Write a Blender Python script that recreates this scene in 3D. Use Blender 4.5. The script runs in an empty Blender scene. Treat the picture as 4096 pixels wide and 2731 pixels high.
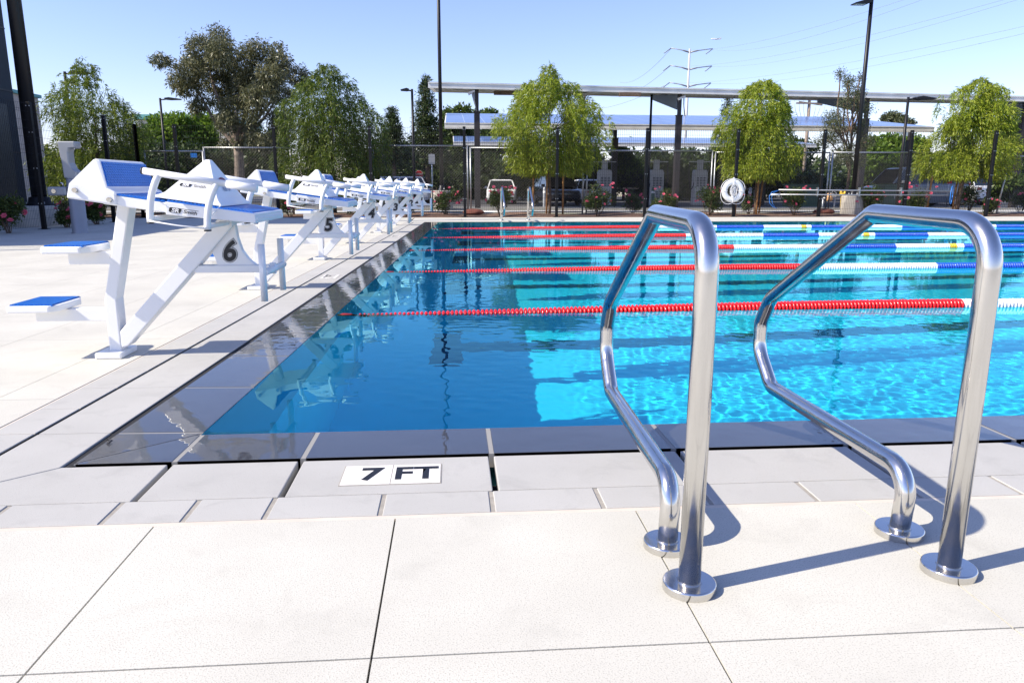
import bpy, bmesh, math, random
import numpy as np
from mathutils import Vector, Matrix
from mathutils import noise as mnoise

random.seed(7)
rng = np.random.default_rng(7)
sc = bpy.context.scene
COL = sc.collection
PI = math.pi

# ------------------------------------------------------------------ camera
# the camera stands at (0,0,H); X runs along the near pool edge, Y across the lanes
H = 0.86
F, CX, CY = 2950.0, 2048.0, 1365.5
RM = np.array([[0.99700, -0.01500, 0.07700], [-0.07900, -0.20700, 0.97500], [0.00200, -0.97800, -0.20800]])


def _basis():
    vp1, vp2 = (1922., 739.), (40000., 808.)
    ray = lambda p: np.array([(p[0] - CX) / F, (p[1] - CY) / F, 1.0])
    a, b = ray(vp1), ray(vp2)
    n = np.cross(b, a)
    n /= np.linalg.norm(n)
    if n[1] > 0:
        n = -n
    X = b / np.linalg.norm(b)
    X = X - n * (X @ n)
    X /= np.linalg.norm(X)
    Y = np.cross(n, X)
    if Y[2] < 0:
        Y = -Y
    return np.stack([X, Y, n])


RM = _basis()


def at(px, py, D):
    """surveyed point of the place: bearing of a sight line, at distance D across the pool"""
    d = RM @ np.array([(px - CX) / F, (py - CY) / F, 1.0])
    t = D / d[1]
    return Vector(d * t + np.array([0, 0, H]))


def gp(px, py, z=0.0):
    d = RM @ np.array([(px - CX) / F, (py - CY) / F, 1.0])
    t = (z - H) / d[2]
    return Vector(d * t + np.array([0, 0, H]))


cam = bpy.data.cameras.new('camera')
cam.sensor_width = 36.0
cam.lens = F / 4096 * 36
cam.clip_start = 0.05
cam.clip_end = 8000
co = bpy.data.objects.new('camera', cam)
COL.objects.link(co)
right, up, back = RM @ np.array([1, 0, 0]), RM @ np.array([0, -1, 0]), RM @ np.array([0, 0, -1])
M4 = Matrix(((right[0], up[0], back[0], 0), (right[1], up[1], back[1], 0), (right[2], up[2], back[2], H), (0, 0, 0, 1)))
co.matrix_world = M4
sc.camera = co

# ------------------------------------------------------------------ materials
def nodes_of(m):
    m.use_nodes = True
    return m.node_tree, m.node_tree.nodes['Principled BSDF']


def mat(name, col, rough=.6, metal=0., spec=.5, coat=0., var=0., vscale=6., bump=0., bscale=60., bdist=.004):
    m = bpy.data.materials.new(name)
    nt, p = nodes_of(m)
    p.inputs['Base Color'].default_value = (*col, 1)
    p.inputs['Roughness'].default_value = rough
    p.inputs['Metallic'].default_value = metal
    p.inputs['Specular IOR Level'].default_value = spec
    p.inputs['Coat Weight'].default_value = coat
    L = nt.links
    if var or bump:
        tc = nt.nodes.new('ShaderNodeTexCoord')
    if var:
        n = nt.nodes.new('ShaderNodeTexNoise')
        n.inputs['Scale'].default_value = vscale
        n.inputs['Detail'].default_value = 5
        L.new(tc.outputs['Object'], n.inputs['Vector'])
        mr = nt.nodes.new('ShaderNodeMapRange')
        mr.inputs['From Min'].default_value = .3
        mr.inputs['From Max'].default_value = .7
        mr.inputs['To Min'].default_value = 1 - var
        mr.inputs['To Max'].default_value = 1 + var
        L.new(n.outputs['Fac'], mr.inputs['Value'])
        mx = nt.nodes.new('ShaderNodeMix')
        mx.data_type = 'RGBA'
        mx.blend_type = 'MULTIPLY'
        mx.inputs['Factor'].default_value = 1
        mx.inputs['A'].default_value = (*col, 1)
        L.new(mr.outputs['Result'], mx.inputs['B'])
        L.new(mx.outputs['Result'], p.inputs['Base Color'])
    if bump:
        b = nt.nodes.new('ShaderNodeTexNoise')
        b.inputs['Scale'].default_value = bscale
        b.inputs['Detail'].default_value = 3
        L.new(tc.outputs['Object'], b.inputs['Vector'])
        bp = nt.nodes.new('ShaderNodeBump')
        bp.inputs['Strength'].default_value = bump
        bp.inputs['Distance'].default_value = bdist
        L.new(b.outputs['Fac'], bp.inputs['Height'])
        L.new(bp.outputs['Normal'], p.inputs['Normal'])
    return m


def speckle(name, col, dark, amount=.62, scale=260., rough=.75, mott=.05, bump=.25, mscale=1.3):
    """concrete / stone: base colour, broad mottling and fine dark grains"""
    m = bpy.data.materials.new(name)
    nt, p = nodes_of(m)
    L = nt.links
    p.inputs['Roughness'].default_value = rough
    p.inputs['Specular IOR Level'].default_value = .3
    tc = nt.nodes.new('ShaderNodeTexCoord')
    big = nt.nodes.new('ShaderNodeTexNoise')
    big.inputs['Scale'].default_value = mscale
    big.inputs['Detail'].default_value = 6
    L.new(tc.outputs['Object'], big.inputs['Vector'])
    mr = nt.nodes.new('ShaderNodeMapRange')
    mr.inputs['From Min'].default_value = .3
    mr.inputs['From Max'].default_value = .7
    mr.inputs['To Min'].default_value = 1 - mott
    mr.inputs['To Max'].default_value = 1 + mott
    L.new(big.outputs['Fac'], mr.inputs['Value'])
    mx = nt.nodes.new('ShaderNodeMix')
    mx.data_type = 'RGBA'
    mx.blend_type = 'MULTIPLY'
    mx.inputs['Factor'].default_value = 1
    mx.inputs['A'].default_value = (*col, 1)
    st = nt.nodes.new('ShaderNodeTexNoise')
    st.inputs['Scale'].default_value = mscale * 2.6
    st.inputs['Detail'].default_value = 9
    st.inputs['Roughness'].default_value = .62
    st.inputs['Distortion'].default_value = .6
    L.new(tc.outputs['Object'], st.inputs['Vector'])
    sr = nt.nodes.new('ShaderNodeMapRange')
    sr.inputs['From Min'].default_value = .54
    sr.inputs['From Max'].default_value = .70
    sr.inputs['To Min'].default_value = 1
    sr.inputs['To Max'].default_value = .90
    L.new(st.outputs['Fac'], sr.inputs['Value'])
    ml = nt.nodes.new('ShaderNodeMath')
    ml.operation = 'MULTIPLY'
    L.new(mr.outputs['Result'], ml.inputs[0])
    L.new(sr.outputs['Result'], ml.inputs[1])
    L.new(ml.outputs[0], mx.inputs['B'])
    g = nt.nodes.new('ShaderNodeTexNoise')
    g.inputs['Scale'].default_value = scale
    g.inputs['Detail'].default_value = 2
    L.new(tc.outputs['Object'], g.inputs['Vector'])
    r = nt.nodes.new('ShaderNodeMapRange')
    r.inputs['From Min'].default_value = amount
    r.inputs['From Max'].default_value = amount + .09
    L.new(g.outputs['Fac'], r.inputs['Value'])
    m2 = nt.nodes.new('ShaderNodeMix')
    m2.data_type = 'RGBA'
    L.new(r.outputs['Result'], m2.inputs['Factor'])
    L.new(mx.outputs['Result'], m2.inputs['A'])
    m2.inputs['B'].default_value = (*dark, 1)
    L.new(m2.outputs['Result'], p.inputs['Base Color'])
    bp = nt.nodes.new('ShaderNodeBump')
    bp.inputs['Strength'].default_value = bump
    bp.inputs['Distance'].default_value = .002
    L.new(g.outputs['Fac'], bp.inputs['Height'])
    L.new(bp.outputs['Normal'], p.inputs['Normal'])
    return m


def leafmat(name, c1, c2, c3, trans=.35, rough=.45):
    m = bpy.data.materials.new(name)
    nt, p = nodes_of(m)
    L = nt.links
    geo = nt.nodes.new('ShaderNodeNewGeometry')
    cr = nt.nodes.new('ShaderNodeValToRGB')
    cr.color_ramp.elements[0].color = (*c1, 1)
    cr.color_ramp.elements[1].color = (*c3, 1)
    e = cr.color_ramp.elements.new(.55)
    e.color = (*c2, 1)
    L.new(geo.outputs['Random Per Island'], cr.inputs['Fac'])
    L.new(cr.outputs['Color'], p.inputs['Base Color'])
    p.inputs['Roughness'].default_value = rough
    p.inputs['Specular IOR Level'].default_value = .35
    tr = nt.nodes.new('ShaderNodeBsdfTranslucent')
    L.new(cr.outputs['Color'], tr.inputs['Color'])
    mx = nt.nodes.new('ShaderNodeMixShader')
    mx.inputs['Fac'].default_value = trans
    L.new(p.outputs['BSDF'], mx.inputs[1])
    L.new(tr.outputs['BSDF'], mx.inputs[2])
    L.new(mx.outputs['Shader'], nt.nodes['Material Output'].inputs['Surface'])
    return m


M = {}
M['deck'] = speckle('deck_concrete', (.57, .552, .487), (.42, .405, .355), amount=.555, scale=300, mott=.085, mscale=1.7)
M['deck_joint'] = mat('deck_joint', (.13, .125, .12), .9)
M['sealant'] = mat('cream_sealant', (.64, .56, .47), .6, var=.06, vscale=9)
M['paver'] = speckle('grey_paver', (.445, .435, .41), (.335, .33, .31), amount=.62, scale=320, mott=.05, mscale=3)
M['grate'] = speckle('grey_gutter_stone', (.435, .425, .40), (.305, .30, .285), amount=.62, scale=300, mott=.07, mscale=2.2)
M['grout'] = mat('beige_grout', (.33, .305, .265), .9, var=.15, vscale=40)
M['slot'] = mat('dark_gutter', (.018, .018, .02), .9)
M['coping'] = speckle('wet_dark_coping', (.042, .043, .049), (.085, .085, .093), amount=.66, scale=300, rough=.4, mott=.10, mscale=4)
M['coping_grout'] = mat('pale_coping_grout', (.30, .29, .27), .6)
M['plaster'] = mat('aqua_plaster', (.13, .77, .985), .8, var=.03, vscale=3)
M['lanetile'] = mat('navy_tile', (.004, .055, .17), .5, var=.15, vscale=30)
M['white'] = mat('white_powder_coat', (.82, .82, .815), .32, coat=.2, var=.015, vscale=8)
M['whitep'] = mat('white_plastic', (.84, .84, .84), .4, coat=.1, var=.015, vscale=8)
M['cap'] = mat('black_cap', (.015, .015, .017), .5)
M['black'] = mat('black_paint', (.009, .009, .011), .42, spec=.35)
M['ink'] = mat('black_ink', (.01, .01, .012), .5)
M['redink'] = mat('maroon_ink', (.22, .02, .05), .5)
M['greyink'] = mat('grey_ink', (.22, .25, .36), .5)
M['steel'] = mat('stainless', (.66, .645, .62), .11, metal=1.)
M['galv'] = mat('galvanised', (.42, .43, .44), .42, metal=.85, var=.12, vscale=20)
M['chain'] = mat('chain_wire', (.25, .25, .24), .6, metal=.3)
M['fblack'] = mat('fence_black', (.007, .007, .008), .55, spec=.25)
M['tile_white'] = mat('white_ceramic', (.84, .80, .74), .25, var=.02)
M['red'] = mat('red_float', (.86, .010, .014), .3, coat=.2)
M['wfloat'] = mat('white_float', (.84, .85, .87), .32, coat=.2)
M['blue'] = mat('blue_float', (.012, .08, .55), .3, coat=.2)
M['tension'] = mat('dark_red_tensioner', (.30, .015, .015), .4)
M['yellow'] = mat('yellow_float', (.80, .50, .02), .35)
M['tread'] = mat('blue_tread', (.012, .16, .59), .28, var=.05, vscale=20)
M['mulch'] = mat('bark_mulch', (.21, .125, .085), .95, var=.45, vscale=28, bump=1., bscale=40, bdist=.05)
M['asphalt'] = mat('asphalt', (.075, .075, .08), .9, var=.12, vscale=2)
M['path'] = speckle('path_concrete', (.50, .49, .46), (.4, .39, .37), amount=.6, scale=60, mott=.08)
M['kerb'] = mat('kerb_concrete', (.42, .40, .36), .85, var=.12, vscale=4)
M['dirt'] = mat('dry_ground', (.20, .19, .12), .95, var=.3, vscale=.4)
M['conc'] = mat('grey_concrete', (.36, .33, .29), .85, var=.2, vscale=5)
M['conc_lt'] = mat('pale_concrete', (.55, .52, .46), .85, var=.14, vscale=5)
M['bark'] = mat('bark', (.14, .095, .065), .9, var=.35, vscale=14)
M['bark_pale'] = mat('pale_bark', (.20, .155, .12), .85, var=.45, vscale=7)
M['stake'] = mat('stake_wood', (.34, .17, .06), .8, var=.25, vscale=12)
M['polewood'] = mat('pole_wood', (.30, .24, .19), .9, var=.2, vscale=3)
M['whitepole'] = mat('white_steel_pole', (.50, .50, .50), .5)
M['wire'] = mat('wire', (.26, .30, .36), .5)
M['greysteel'] = mat('grey_painted_metal', (.33, .345, .37), .42, metal=.25, var=.05)
M['char'] = mat('charger_grey', (.46, .47, .50), .45, var=.04)
M['chard'] = mat('charger_vent', (.10, .10, .115), .6)
M['canopy_under'] = mat('canopy_underside', (.78, .78, .74), .6, var=.14, vscale=2)
M['canopy_post'] = mat('canopy_brown_steel', (.028, .022, .022), .5)
M['beam'] = mat('canopy_beam', (.17, .22, .28), .5)
M['carwhite'] = mat('car_white', (.76, .77, .78), .25, coat=.6)
M['cardark'] = mat('car_dark', (.012, .016, .028), .2, coat=.8)
M['cargrey'] = mat('car_grey', (.20, .22, .26), .25, coat=.6)
M['carglass'] = mat('car_glass', (.010, .013, .016), .05, coat=.5)
M['tyre'] = mat('tyre_rubber', (.015, .015, .016), .85)
M['rim'] = mat('wheel_rim', (.45, .45, .46), .3, metal=.9)
M['taillight'] = mat('tail_light', (.35, .012, .02), .2, coat=.5)
M['signred'] = mat('sign_red', (.55, .02, .035), .4)
M['signwhite'] = mat('sign_white', (.80, .80, .80), .4)
M['yellowp'] = mat('yellow_paint', (.78, .50, .02), .4)
M['orangep'] = mat('peach_valve', (.75, .42, .18), .5)
M['greenbox'] = mat('green_cabinet', (.06, .12, .08), .5)
M['hoopblue'] = mat('blue_hoop', (.03, .20, .62), .4)
M['tarp'] = mat('sandbag', (.16, .055, .04), .9, var=.2)
M['bldg_dark'] = mat('dark_cladding', (.020, .028, .038), .6, spec=.25, var=.1, vscale=.7)
M['bldg_glass'] = mat('dark_window', (.012, .02, .028), .3, spec=.3)
M['bldg_beige'] = mat('beige_stucco', (.56, .50, .44), .85, var=.08, vscale=2)
M['teal'] = mat('teal_roof', (.16, .42, .40), .5)
M['planew'] = mat('plane_white', (.85, .85, .86), .4)
M['pinkpetal'] = mat('pink_petals', (.72, .13, .20), .6, var=.12, vscale=30)
M['lens'] = mat('lamp_lens', (.55, .58, .60), .2)
M['rope'] = mat('white_cord', (.80, .80, .80), .8)
M['straw'] = mat('white_foam', (.82, .82, .80), .55)
M['willow'] = leafmat('willow_leaves', (.075, .125, .016), (.16, .225, .024), (.29, .33, .05))
M['willow_d'] = leafmat('dense_willow_leaves', (.042, .080, .012), (.10, .155, .018), (.23, .27, .045), .3)
M['willow_y'] = leafmat('yellow_willow_leaves', (.13, .19, .014), (.27, .34, .024), (.43, .46, .06))
M['euca'] = leafmat('grey_green_leaves', (.07, .082, .034), (.15, .155, .070), (.29, .27, .15), .25, .35)
M['pine'] = leafmat('pine_needles', (.022, .042, .016), (.045, .075, .022), (.090, .115, .035), .15)
M['olive'] = leafmat('olive_leaves', (.050, .065, .030), (.10, .12, .055), (.17, .17, .085), .25)
M['lime'] = leafmat('bright_green_leaves', (.06, .12, .012), (.13, .22, .022), (.22, .32, .04), .4)
M['dgreen'] = leafmat('dark_green_leaves', (.022, .042, .012), (.045, .075, .020), (.085, .12, .03), .25)
M['mgreen'] = leafmat('mid_green_leaves', (.04, .075, .016), (.085, .13, .028), (.15, .20, .045), .3)
M['rose'] = leafmat('rose_leaves', (.030, .055, .014), (.065, .10, .024), (.14, .17, .045), .25)


def solar_mat():
    m = bpy.data.materials.new('solar_cells')
    nt, p = nodes_of(m)
    L = nt.links
    p.inputs['Roughness'].default_value = .35
    p.inputs['Coat Weight'].default_value = .35
    p.inputs['Coat Roughness'].default_value = .05
    tc = nt.nodes.new('ShaderNodeTexCoord')
    br = nt.nodes.new('ShaderNodeTexBrick')
    br.offset = 0
    br.inputs['Color1'].default_value = (.11, .18, .38, 1)
    br.inputs['Color2'].default_value = (.125, .20, .41, 1)
    br.inputs['Mortar'].default_value = (.55, .60, .68, 1)
    br.inputs['Scale'].default_value = 1
    br.inputs['Mortar Size'].default_value = .012
    br.inputs['Brick Width'].default_value = 1.0
    br.inputs['Row Height'].default_value = 1.95
    L.new(tc.outputs['Object'], br.inputs['Vector'])
    L.new(br.outputs['Color'], p.inputs['Base Color'])
    return m


M['solar'] = solar_mat()


def tread_bump(m):
    """raised diamond pattern of the non-slip pads"""
    nt = m.node_tree
    p = nt.nodes['Principled BSDF']
    tc = nt.nodes.new('ShaderNodeTexCoord')
    w1 = nt.nodes.new('ShaderNodeTexWave')
    w1.bands_direction = 'DIAGONAL'
    w1.inputs['Scale'].default_value = 26
    w1.inputs['Distortion'].default_value = 0
    w2 = nt.nodes.new('ShaderNodeTexWave')
    w2.bands_direction = 'Y'
    w2.inputs['Scale'].default_value = 22
    mx = nt.nodes.new('ShaderNodeMath')
    mx.operation = 'MULTIPLY'
    for w in (w1, w2):
        nt.links.new(tc.outputs['Object'], w.inputs['Vector'])
    nt.links.new(w1.outputs['Fac'], mx.inputs[0])
    nt.links.new(w2.outputs['Fac'], mx.inputs[1])
    bp = nt.nodes.new('ShaderNodeBump')
    bp.inputs['Strength'].default_value = .8
    bp.inputs['Distance'].default_value = .006
    nt.links.new(mx.outputs[0], bp.inputs['Height'])
    nt.links.new(bp.outputs['Normal'], p.inputs['Normal'])


tread_bump(M['tread'])


def brushed(m):
    """fine scratches and fingerprints in the polish"""
    nt = m.node_tree
    p = nt.nodes['Principled BSDF']
    tc = nt.nodes.new('ShaderNodeTexCoord')
    n = nt.nodes.new('ShaderNodeTexNoise')
    n.inputs['Scale'].default_value = 22
    n.inputs['Detail'].default_value = 6
    nt.links.new(tc.outputs['Object'], n.inputs['Vector'])
    r = nt.nodes.new('ShaderNodeMapRange')
    r.inputs['From Min'].default_value = .35
    r.inputs['From Max'].default_value = .75
    r.inputs['To Min'].default_value = .12
    r.inputs['To Max'].default_value = .26
    nt.links.new(n.outputs['Fac'], r.inputs['Value'])
    nt.links.new(r.outputs['Result'], p.inputs['Roughness'])


brushed(M['steel'])

mw = bpy.data.materials.new('pool_water')
mw.use_nodes = True
_nt = mw.node_tree
_nt.nodes.clear()
_o = _nt.nodes.new('ShaderNodeOutputMaterial')
_g = _nt.nodes.new('ShaderNodeBsdfGlass')
_g.inputs['IOR'].default_value = 1.333
_g.inputs['Roughness'].default_value = 0
_g.inputs['Color'].default_value = (.38, .965, 1, 1)
_nt.links.new(_g.outputs[0], _o.inputs[0])
M['water'] = mw

# ------------------------------------------------------------------ mesh helpers
class MB:
    def __init__(s):
        s.v, s.f, s.m, s.s = [], [], [], []

    def add(s, vs, fs, mi=0, smooth=False):
        b = len(s.v)
        s.v += [tuple(p) for p in vs]
        for f in fs:
            s.f.append(tuple(b + i for i in f))
            s.m.append(mi)
            s.s.append(smooth)
        return s

    def box(s, x0, x1, y0, y1, z0, z1, mi=0):
        vs = [(x, y, z) for z in (z0, z1) for y in (y0, y1) for x in (x0, x1)]
        return s.add(vs, [(0, 2, 3, 1), (4, 5, 7, 6), (0, 1, 5, 4), (2, 6, 7, 3), (0, 4, 6, 2), (1, 3, 7, 5)], mi)

    def hexa(s, v8, mi=0):
        return s.add(v8, [(0, 3, 2, 1), (4, 5, 6, 7), (0, 1, 5, 4), (1, 2, 6, 5), (2, 3, 7, 6), (3, 0, 4, 7)], mi)

    def prism_y(s, poly, y0, y1, mi=0, y0b=None, y1b=None):
        """polygon of (x, z) extruded along y"""
        n = len(poly)
        vs = [(x, y0, z) for x, z in poly] + [(x, y1, z) for x, z in poly]
        fs = [tuple(range(n)), tuple(range(2 * n - 1, n - 1, -1))]
        fs += [(i, i + n, (i + 1) % n + n, (i + 1) % n) for i in range(n)]
        return s.add(vs, fs, mi)

    def prism_z(s, poly, z0, z1, mi=0):
        n = len(poly)
        vs = [(x, y, z0) for x, y in poly] + [(x, y, z1) for x, y in poly]
        fs = [tuple(range(n - 1, -1, -1)), tuple(range(n, 2 * n))]
        fs += [(i, (i + 1) % n, (i + 1) % n + n, i + n) for i in range(n)]
        return s.add(vs, fs, mi)

    def beam(s, a, b, w, h, mi=0, side=(0, 1, 0)):
        """rectangular bar from a to b: w along `side`, h across it"""
        a, b = Vector(a), Vector(b)
        d = (b - a).normalized()
        sd = Vector(side).normalized()
        n = d.cross(sd).normalized()
        c = []
        for p in (a, b):
            for su, sv in ((-1, -1), (1, -1), (1, 1), (-1, 1)):
                c.append(p + sd * (su * w / 2) + n * (sv * h / 2))
        return s.add(c, [(0, 1, 2, 3), (7, 6, 5, 4), (0, 4, 5, 1), (1, 5, 6, 2), (2, 6, 7, 3), (3, 7, 4, 0)], mi)

    def tube(s, pts, r, n=12, mi=0, cap=True, r2=None):
        pts = [Vector(p) for p in pts]
        k = len(pts)
        T = []
        for i in range(k):
            d = pts[min(i + 1, k - 1)] - pts[max(i - 1, 0)]
            T.append(d.normalized())
        ref = Vector((0, 0, 1)) if abs(T[0].z) < .9 else Vector((1, 0, 0))
        u = T[0].cross(ref).normalized()
        vs = []
        for i in range(k):
            if i:
                q = T[i - 1].rotation_difference(T[i])
                u = q @ u
            w = T[i].cross(u).normalized()
            rr = r if r2 is None else r + (r2 - r) * i / (k - 1)
            if isinstance(r, (list, tuple)):
                rr = r[i]
            for j in range(n):
                a = 2 * PI * j / n
                vs.append(pts[i] + u * (math.cos(a) * rr) + w * (math.sin(a) * rr))
        fs = []
        for i in range(k - 1):
            for j in range(n):
                fs.append((i * n + j, i * n + (j + 1) % n, (i + 1) * n + (j + 1) % n, (i + 1) * n + j))
        s.add(vs, fs, mi, True)
        if cap:
            b = len(s.v) - len(vs)
            s.f.append(tuple(b + j for j in range(n - 1, -1, -1)))
            s.f.append(tuple(b + (k - 1) * n + j for j in range(n)))
            s.m += [mi, mi]
            s.s += [False, False]
        return s

    def lathe(s, prof, c=(0, 0, 0), n=32, mi=0, cap=True):
        """profile of (r, z) about the vertical through c"""
        vs, fs = [], []
        for r, z in prof:
            for j in range(n):
                a = 2 * PI * j / n
                vs.append((c[0] + r * math.cos(a), c[1] + r * math.sin(a), c[2] + z))
        for i in range(len(prof) - 1):
            for j in range(n):
                fs.append((i * n + j, i * n + (j + 1) % n, (i + 1) * n + (j + 1) % n, (i + 1) * n + j))
        s.add(vs, fs, mi, True)
        if not cap:
            return s
        b = len(s.v) - len(vs)
        s.f.append(tuple(b + (len(prof) - 1) * n + j for j in range(n)))
        s.m.append(mi)
        s.s.append(False)
        return s

    def disc(s, c, ax, r, n=20, mi=0):
        ax = Vector(ax).normalized()
        ref = Vector((0, 0, 1)) if abs(ax.z) < .9 else Vector((1, 0, 0))
        u = ax.cross(ref).normalized()
        w = ax.cross(u)
        vs = [Vector(c) + u * (r * math.cos(2 * PI * j / n)) + w * (r * math.sin(2 * PI * j / n)) for j in range(n)]
        return s.add(vs, [tuple(range(n))], mi)

    def mesh(s, name, mats):
        me = bpy.data.meshes.new(name)
        me.from_pydata(s.v, [], s.f)
        for m in (mats if isinstance(mats, (list, tuple)) else [mats]):
            me.materials.append(m)
        me.polygons.foreach_set('material_index', s.m)
        me.polygons.foreach_set('use_smooth', s.s)
        me.update()
        bm = bmesh.new()
        bm.from_mesh(me)
        bmesh.ops.recalc_face_normals(bm, faces=bm.faces)
        bm.to_mesh(me)
        bm.free()
        return me

    def build(s, name, mats, parent=None, bevel=0, seg=2, sharp=None):
        me = s.mesh(name, mats)
        o = bpy.data.objects.new(name, me)
        COL.objects.link(o)
        if parent:
            o.parent = parent
        if bevel:
            b = o.modifiers.new('bevel', 'BEVEL')
            b.width = bevel
            b.segments = seg
            b.limit_method = 'ANGLE'
            b.angle_limit = math.radians(30)
            b.harden_normals = False
        return o


def empty(name, label, cat, loc=(0, 0, 0), group=None, rz=0.):
    o = bpy.data.objects.new(name, None)
    COL.objects.link(o)
    o.location = loc
    o.rotation_euler = (0, 0, rz)
    o.empty_display_size = .1
    return tag(o, label, cat, group)


def tag(o, label, cat, group=None, kind=None):
    o['label'] = label
    o['category'] = cat
    if group:
        o['group'] = group
    if kind:
        o['kind'] = kind
    return o


def struct(o):
    o['kind'] = 'structure'
    o['label'] = o.name.replace('_', ' ')
    return o


def dup(o, parent=None):
    c = o.copy()
    COL.objects.link(c)
    c.parent = parent
    for ch in [x for x in bpy.data.objects if x.parent == o]:
        dup(ch, c)
    return c


def fillet(pts, rad, n=8):
    """round the corners of a polyline"""
    pts = [Vector(p) for p in pts]
    if not isinstance(rad, (list, tuple)):
        rad = [rad] * (len(pts) - 2)
    out = [pts[0]]
    for i in range(1, len(pts) - 1):
        p, a, b = pts[i], pts[i - 1], pts[i + 1]
        u, v = (a - p).normalized(), (b - p).normalized()
        ang = u.angle(v)
        t = rad[i - 1] / math.tan(ang / 2)
        t = min(t, (a - p).length * .49, (b - p).length * .49)
        r = t * math.tan(ang / 2)
        c = p + (u + v).normalized() * (r / math.sin(ang / 2))
        s0, s1 = p + u * t - c, p + v * t - c
        tot = s0.angle(s1)
        axis = s0.cross(s1).normalized()
        for k in range(n + 1):
            out.append(c + Matrix.Rotation(tot * k / n, 3, axis) @ s0)
    out.append(pts[-1])
    return out


def quads(name, V, mtl, parent=None, smooth=False):
    """V (n,4,3): many separate quads as one mesh"""
    n = len(V)
    me = bpy.data.meshes.new(name)
    me.vertices.add(n * 4)
    me.vertices.foreach_set('co', np.asarray(V, dtype=np.float32).ravel())
    me.loops.add(n * 4)
    me.loops.foreach_set('vertex_index', np.arange(n * 4, dtype=np.int32))
    me.polygons.add(n)
    me.polygons.foreach_set('loop_start', np.arange(0, n * 4, 4, dtype=np.int32))
    me.polygons.foreach_set('loop_total', np.full(n, 4, dtype=np.int32))
    me.materials.append(mtl)
    me.update(calc_edges=True)
    o = bpy.data.objects.new(name, me)
    COL.objects.link(o)
    if parent:
        o.parent = parent
    return o


def unit(a):
    return a / (np.linalg.norm(a, axis=-1, keepdims=True) + 1e-9)


def leaf_quads(P, D, L, W, fold=0.0):
    """lens-shaped leaves: base P, direction D, length L, width W"""
    n = len(P)
    D = unit(D)
    S = unit(np.cross(D, rng.normal(size=(n, 3))))
    L = np.broadcast_to(np.asarray(L).reshape(-1, 1), (n, 1))
    W = np.broadcast_to(np.asarray(W).reshape(-1, 1), (n, 1))
    V = np.empty((n, 4, 3))
    V[:, 0] = P
    V[:, 1] = P + D * L * .45 + S * W * .5
    V[:, 2] = P + D * L
    V[:, 3] = P + D * L * .45 - S * W * .5
    return V


def text_mesh(txt, size, offset=0., shear=0., space=1., xs=1.):
    c = bpy.data.curves.new('txt', 'FONT')
    c.body = txt
    c.size = size
    c.offset = offset
    c.shear = shear
    c.space_character = space
    c.align_x = 'CENTER'
    c.align_y = 'CENTER'
    c.resolution_u = 4
    o = bpy.data.objects.new('txt', c)
    COL.objects.link(o)
    bpy.context.view_layer.update()
    dg = bpy.context.evaluated_depsgraph_get()
    me = bpy.data.meshes.new_from_object(o.evaluated_get(dg))
    bpy.data.objects.remove(o)
    bpy.data.curves.remove(c)
    if xs != 1.:
        for v in me.vertices:
            v.co.x *= xs
    return me


def text_obj(name, txt, size, loc, rot, mtl, parent=None, **k):
    me = text_mesh(txt, size, **k)
    me.materials.clear()
    me.materials.append(mtl)
    me.name = name
    o = bpy.data.objects.new(name, me)
    COL.objects.link(o)
    o.parent = parent
    o.location = loc
    o.rotation_euler = rot
    return o


# ------------------------------------------------------------------ sun and sky
EL, AZ = math.radians(41.0), math.radians(15.4)
sd = Vector((math.cos(EL) * math.cos(AZ), math.cos(EL) * math.sin(AZ), -math.sin(EL)))
sun = bpy.data.lights.new('sun', 'SUN')
sun.energy = 5.0
sun.angle = math.radians(.5)
sun.color = (1, .915, .77)
so = bpy.data.objects.new('sun', sun)
COL.objects.link(so)
so.rotation_euler = sd.to_track_quat('-Z', 'Y').to_euler()
sun.cycles.is_caustics_light = True
wd = bpy.data.worlds.new('World')
sc.world = wd
wd.use_nodes = True
wnt = wd.node_tree
sky = wnt.nodes.new('ShaderNodeTexSky')
sky.sky_type = 'NISHITA'
sky.sun_disc = False
sky.sun_elevation = EL
sky.sun_rotation = math.atan2(-sd.x, -sd.y)
sky.altitude = 0
sky.air_density = 1.0
sky.dust_density = 0.3
sky.ozone_density = 3.0
tint = wnt.nodes.new('ShaderNodeMix')
tint.data_type = 'RGBA'
tint.blend_type = 'MULTIPLY'
tint.inputs['Factor'].default_value = 1
tint.inputs['B'].default_value = (1.10, .99, 1.19, 1)
wnt.links.new(sky.outputs[0], tint.inputs['A'])
wnt.links.new(tint.outputs['Result'], wnt.nodes['Background'].inputs[0])
wnt.nodes['Background'].inputs[1].default_value = .134
sc.view_settings.view_transform = 'Standard'
sc.view_settings.look = 'None'
sc.view_settings.exposure = .55
sc.view_settings.gamma = 1

# ------------------------------------------------------------------ pool frame
EYX = .037                                        # the left edge leans this much per metre
C0 = Vector((-1.20, 2.29, 0))


def P(u, v, z=0.):
    return Vector((C0.x + u + EYX * v, C0.y + v, z))


U1, V1 = 24.0, 15.42                              # outer size of the coping
CW = .29                                          # coping width

# ground: one sheet to the horizon, dropping gently behind the planting bed
def ground_z(y):
    t = min(max((y - 26.) / 12., 0), 1)
    return -.05 - .25 * t * t * (3 - 2 * t)


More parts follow.
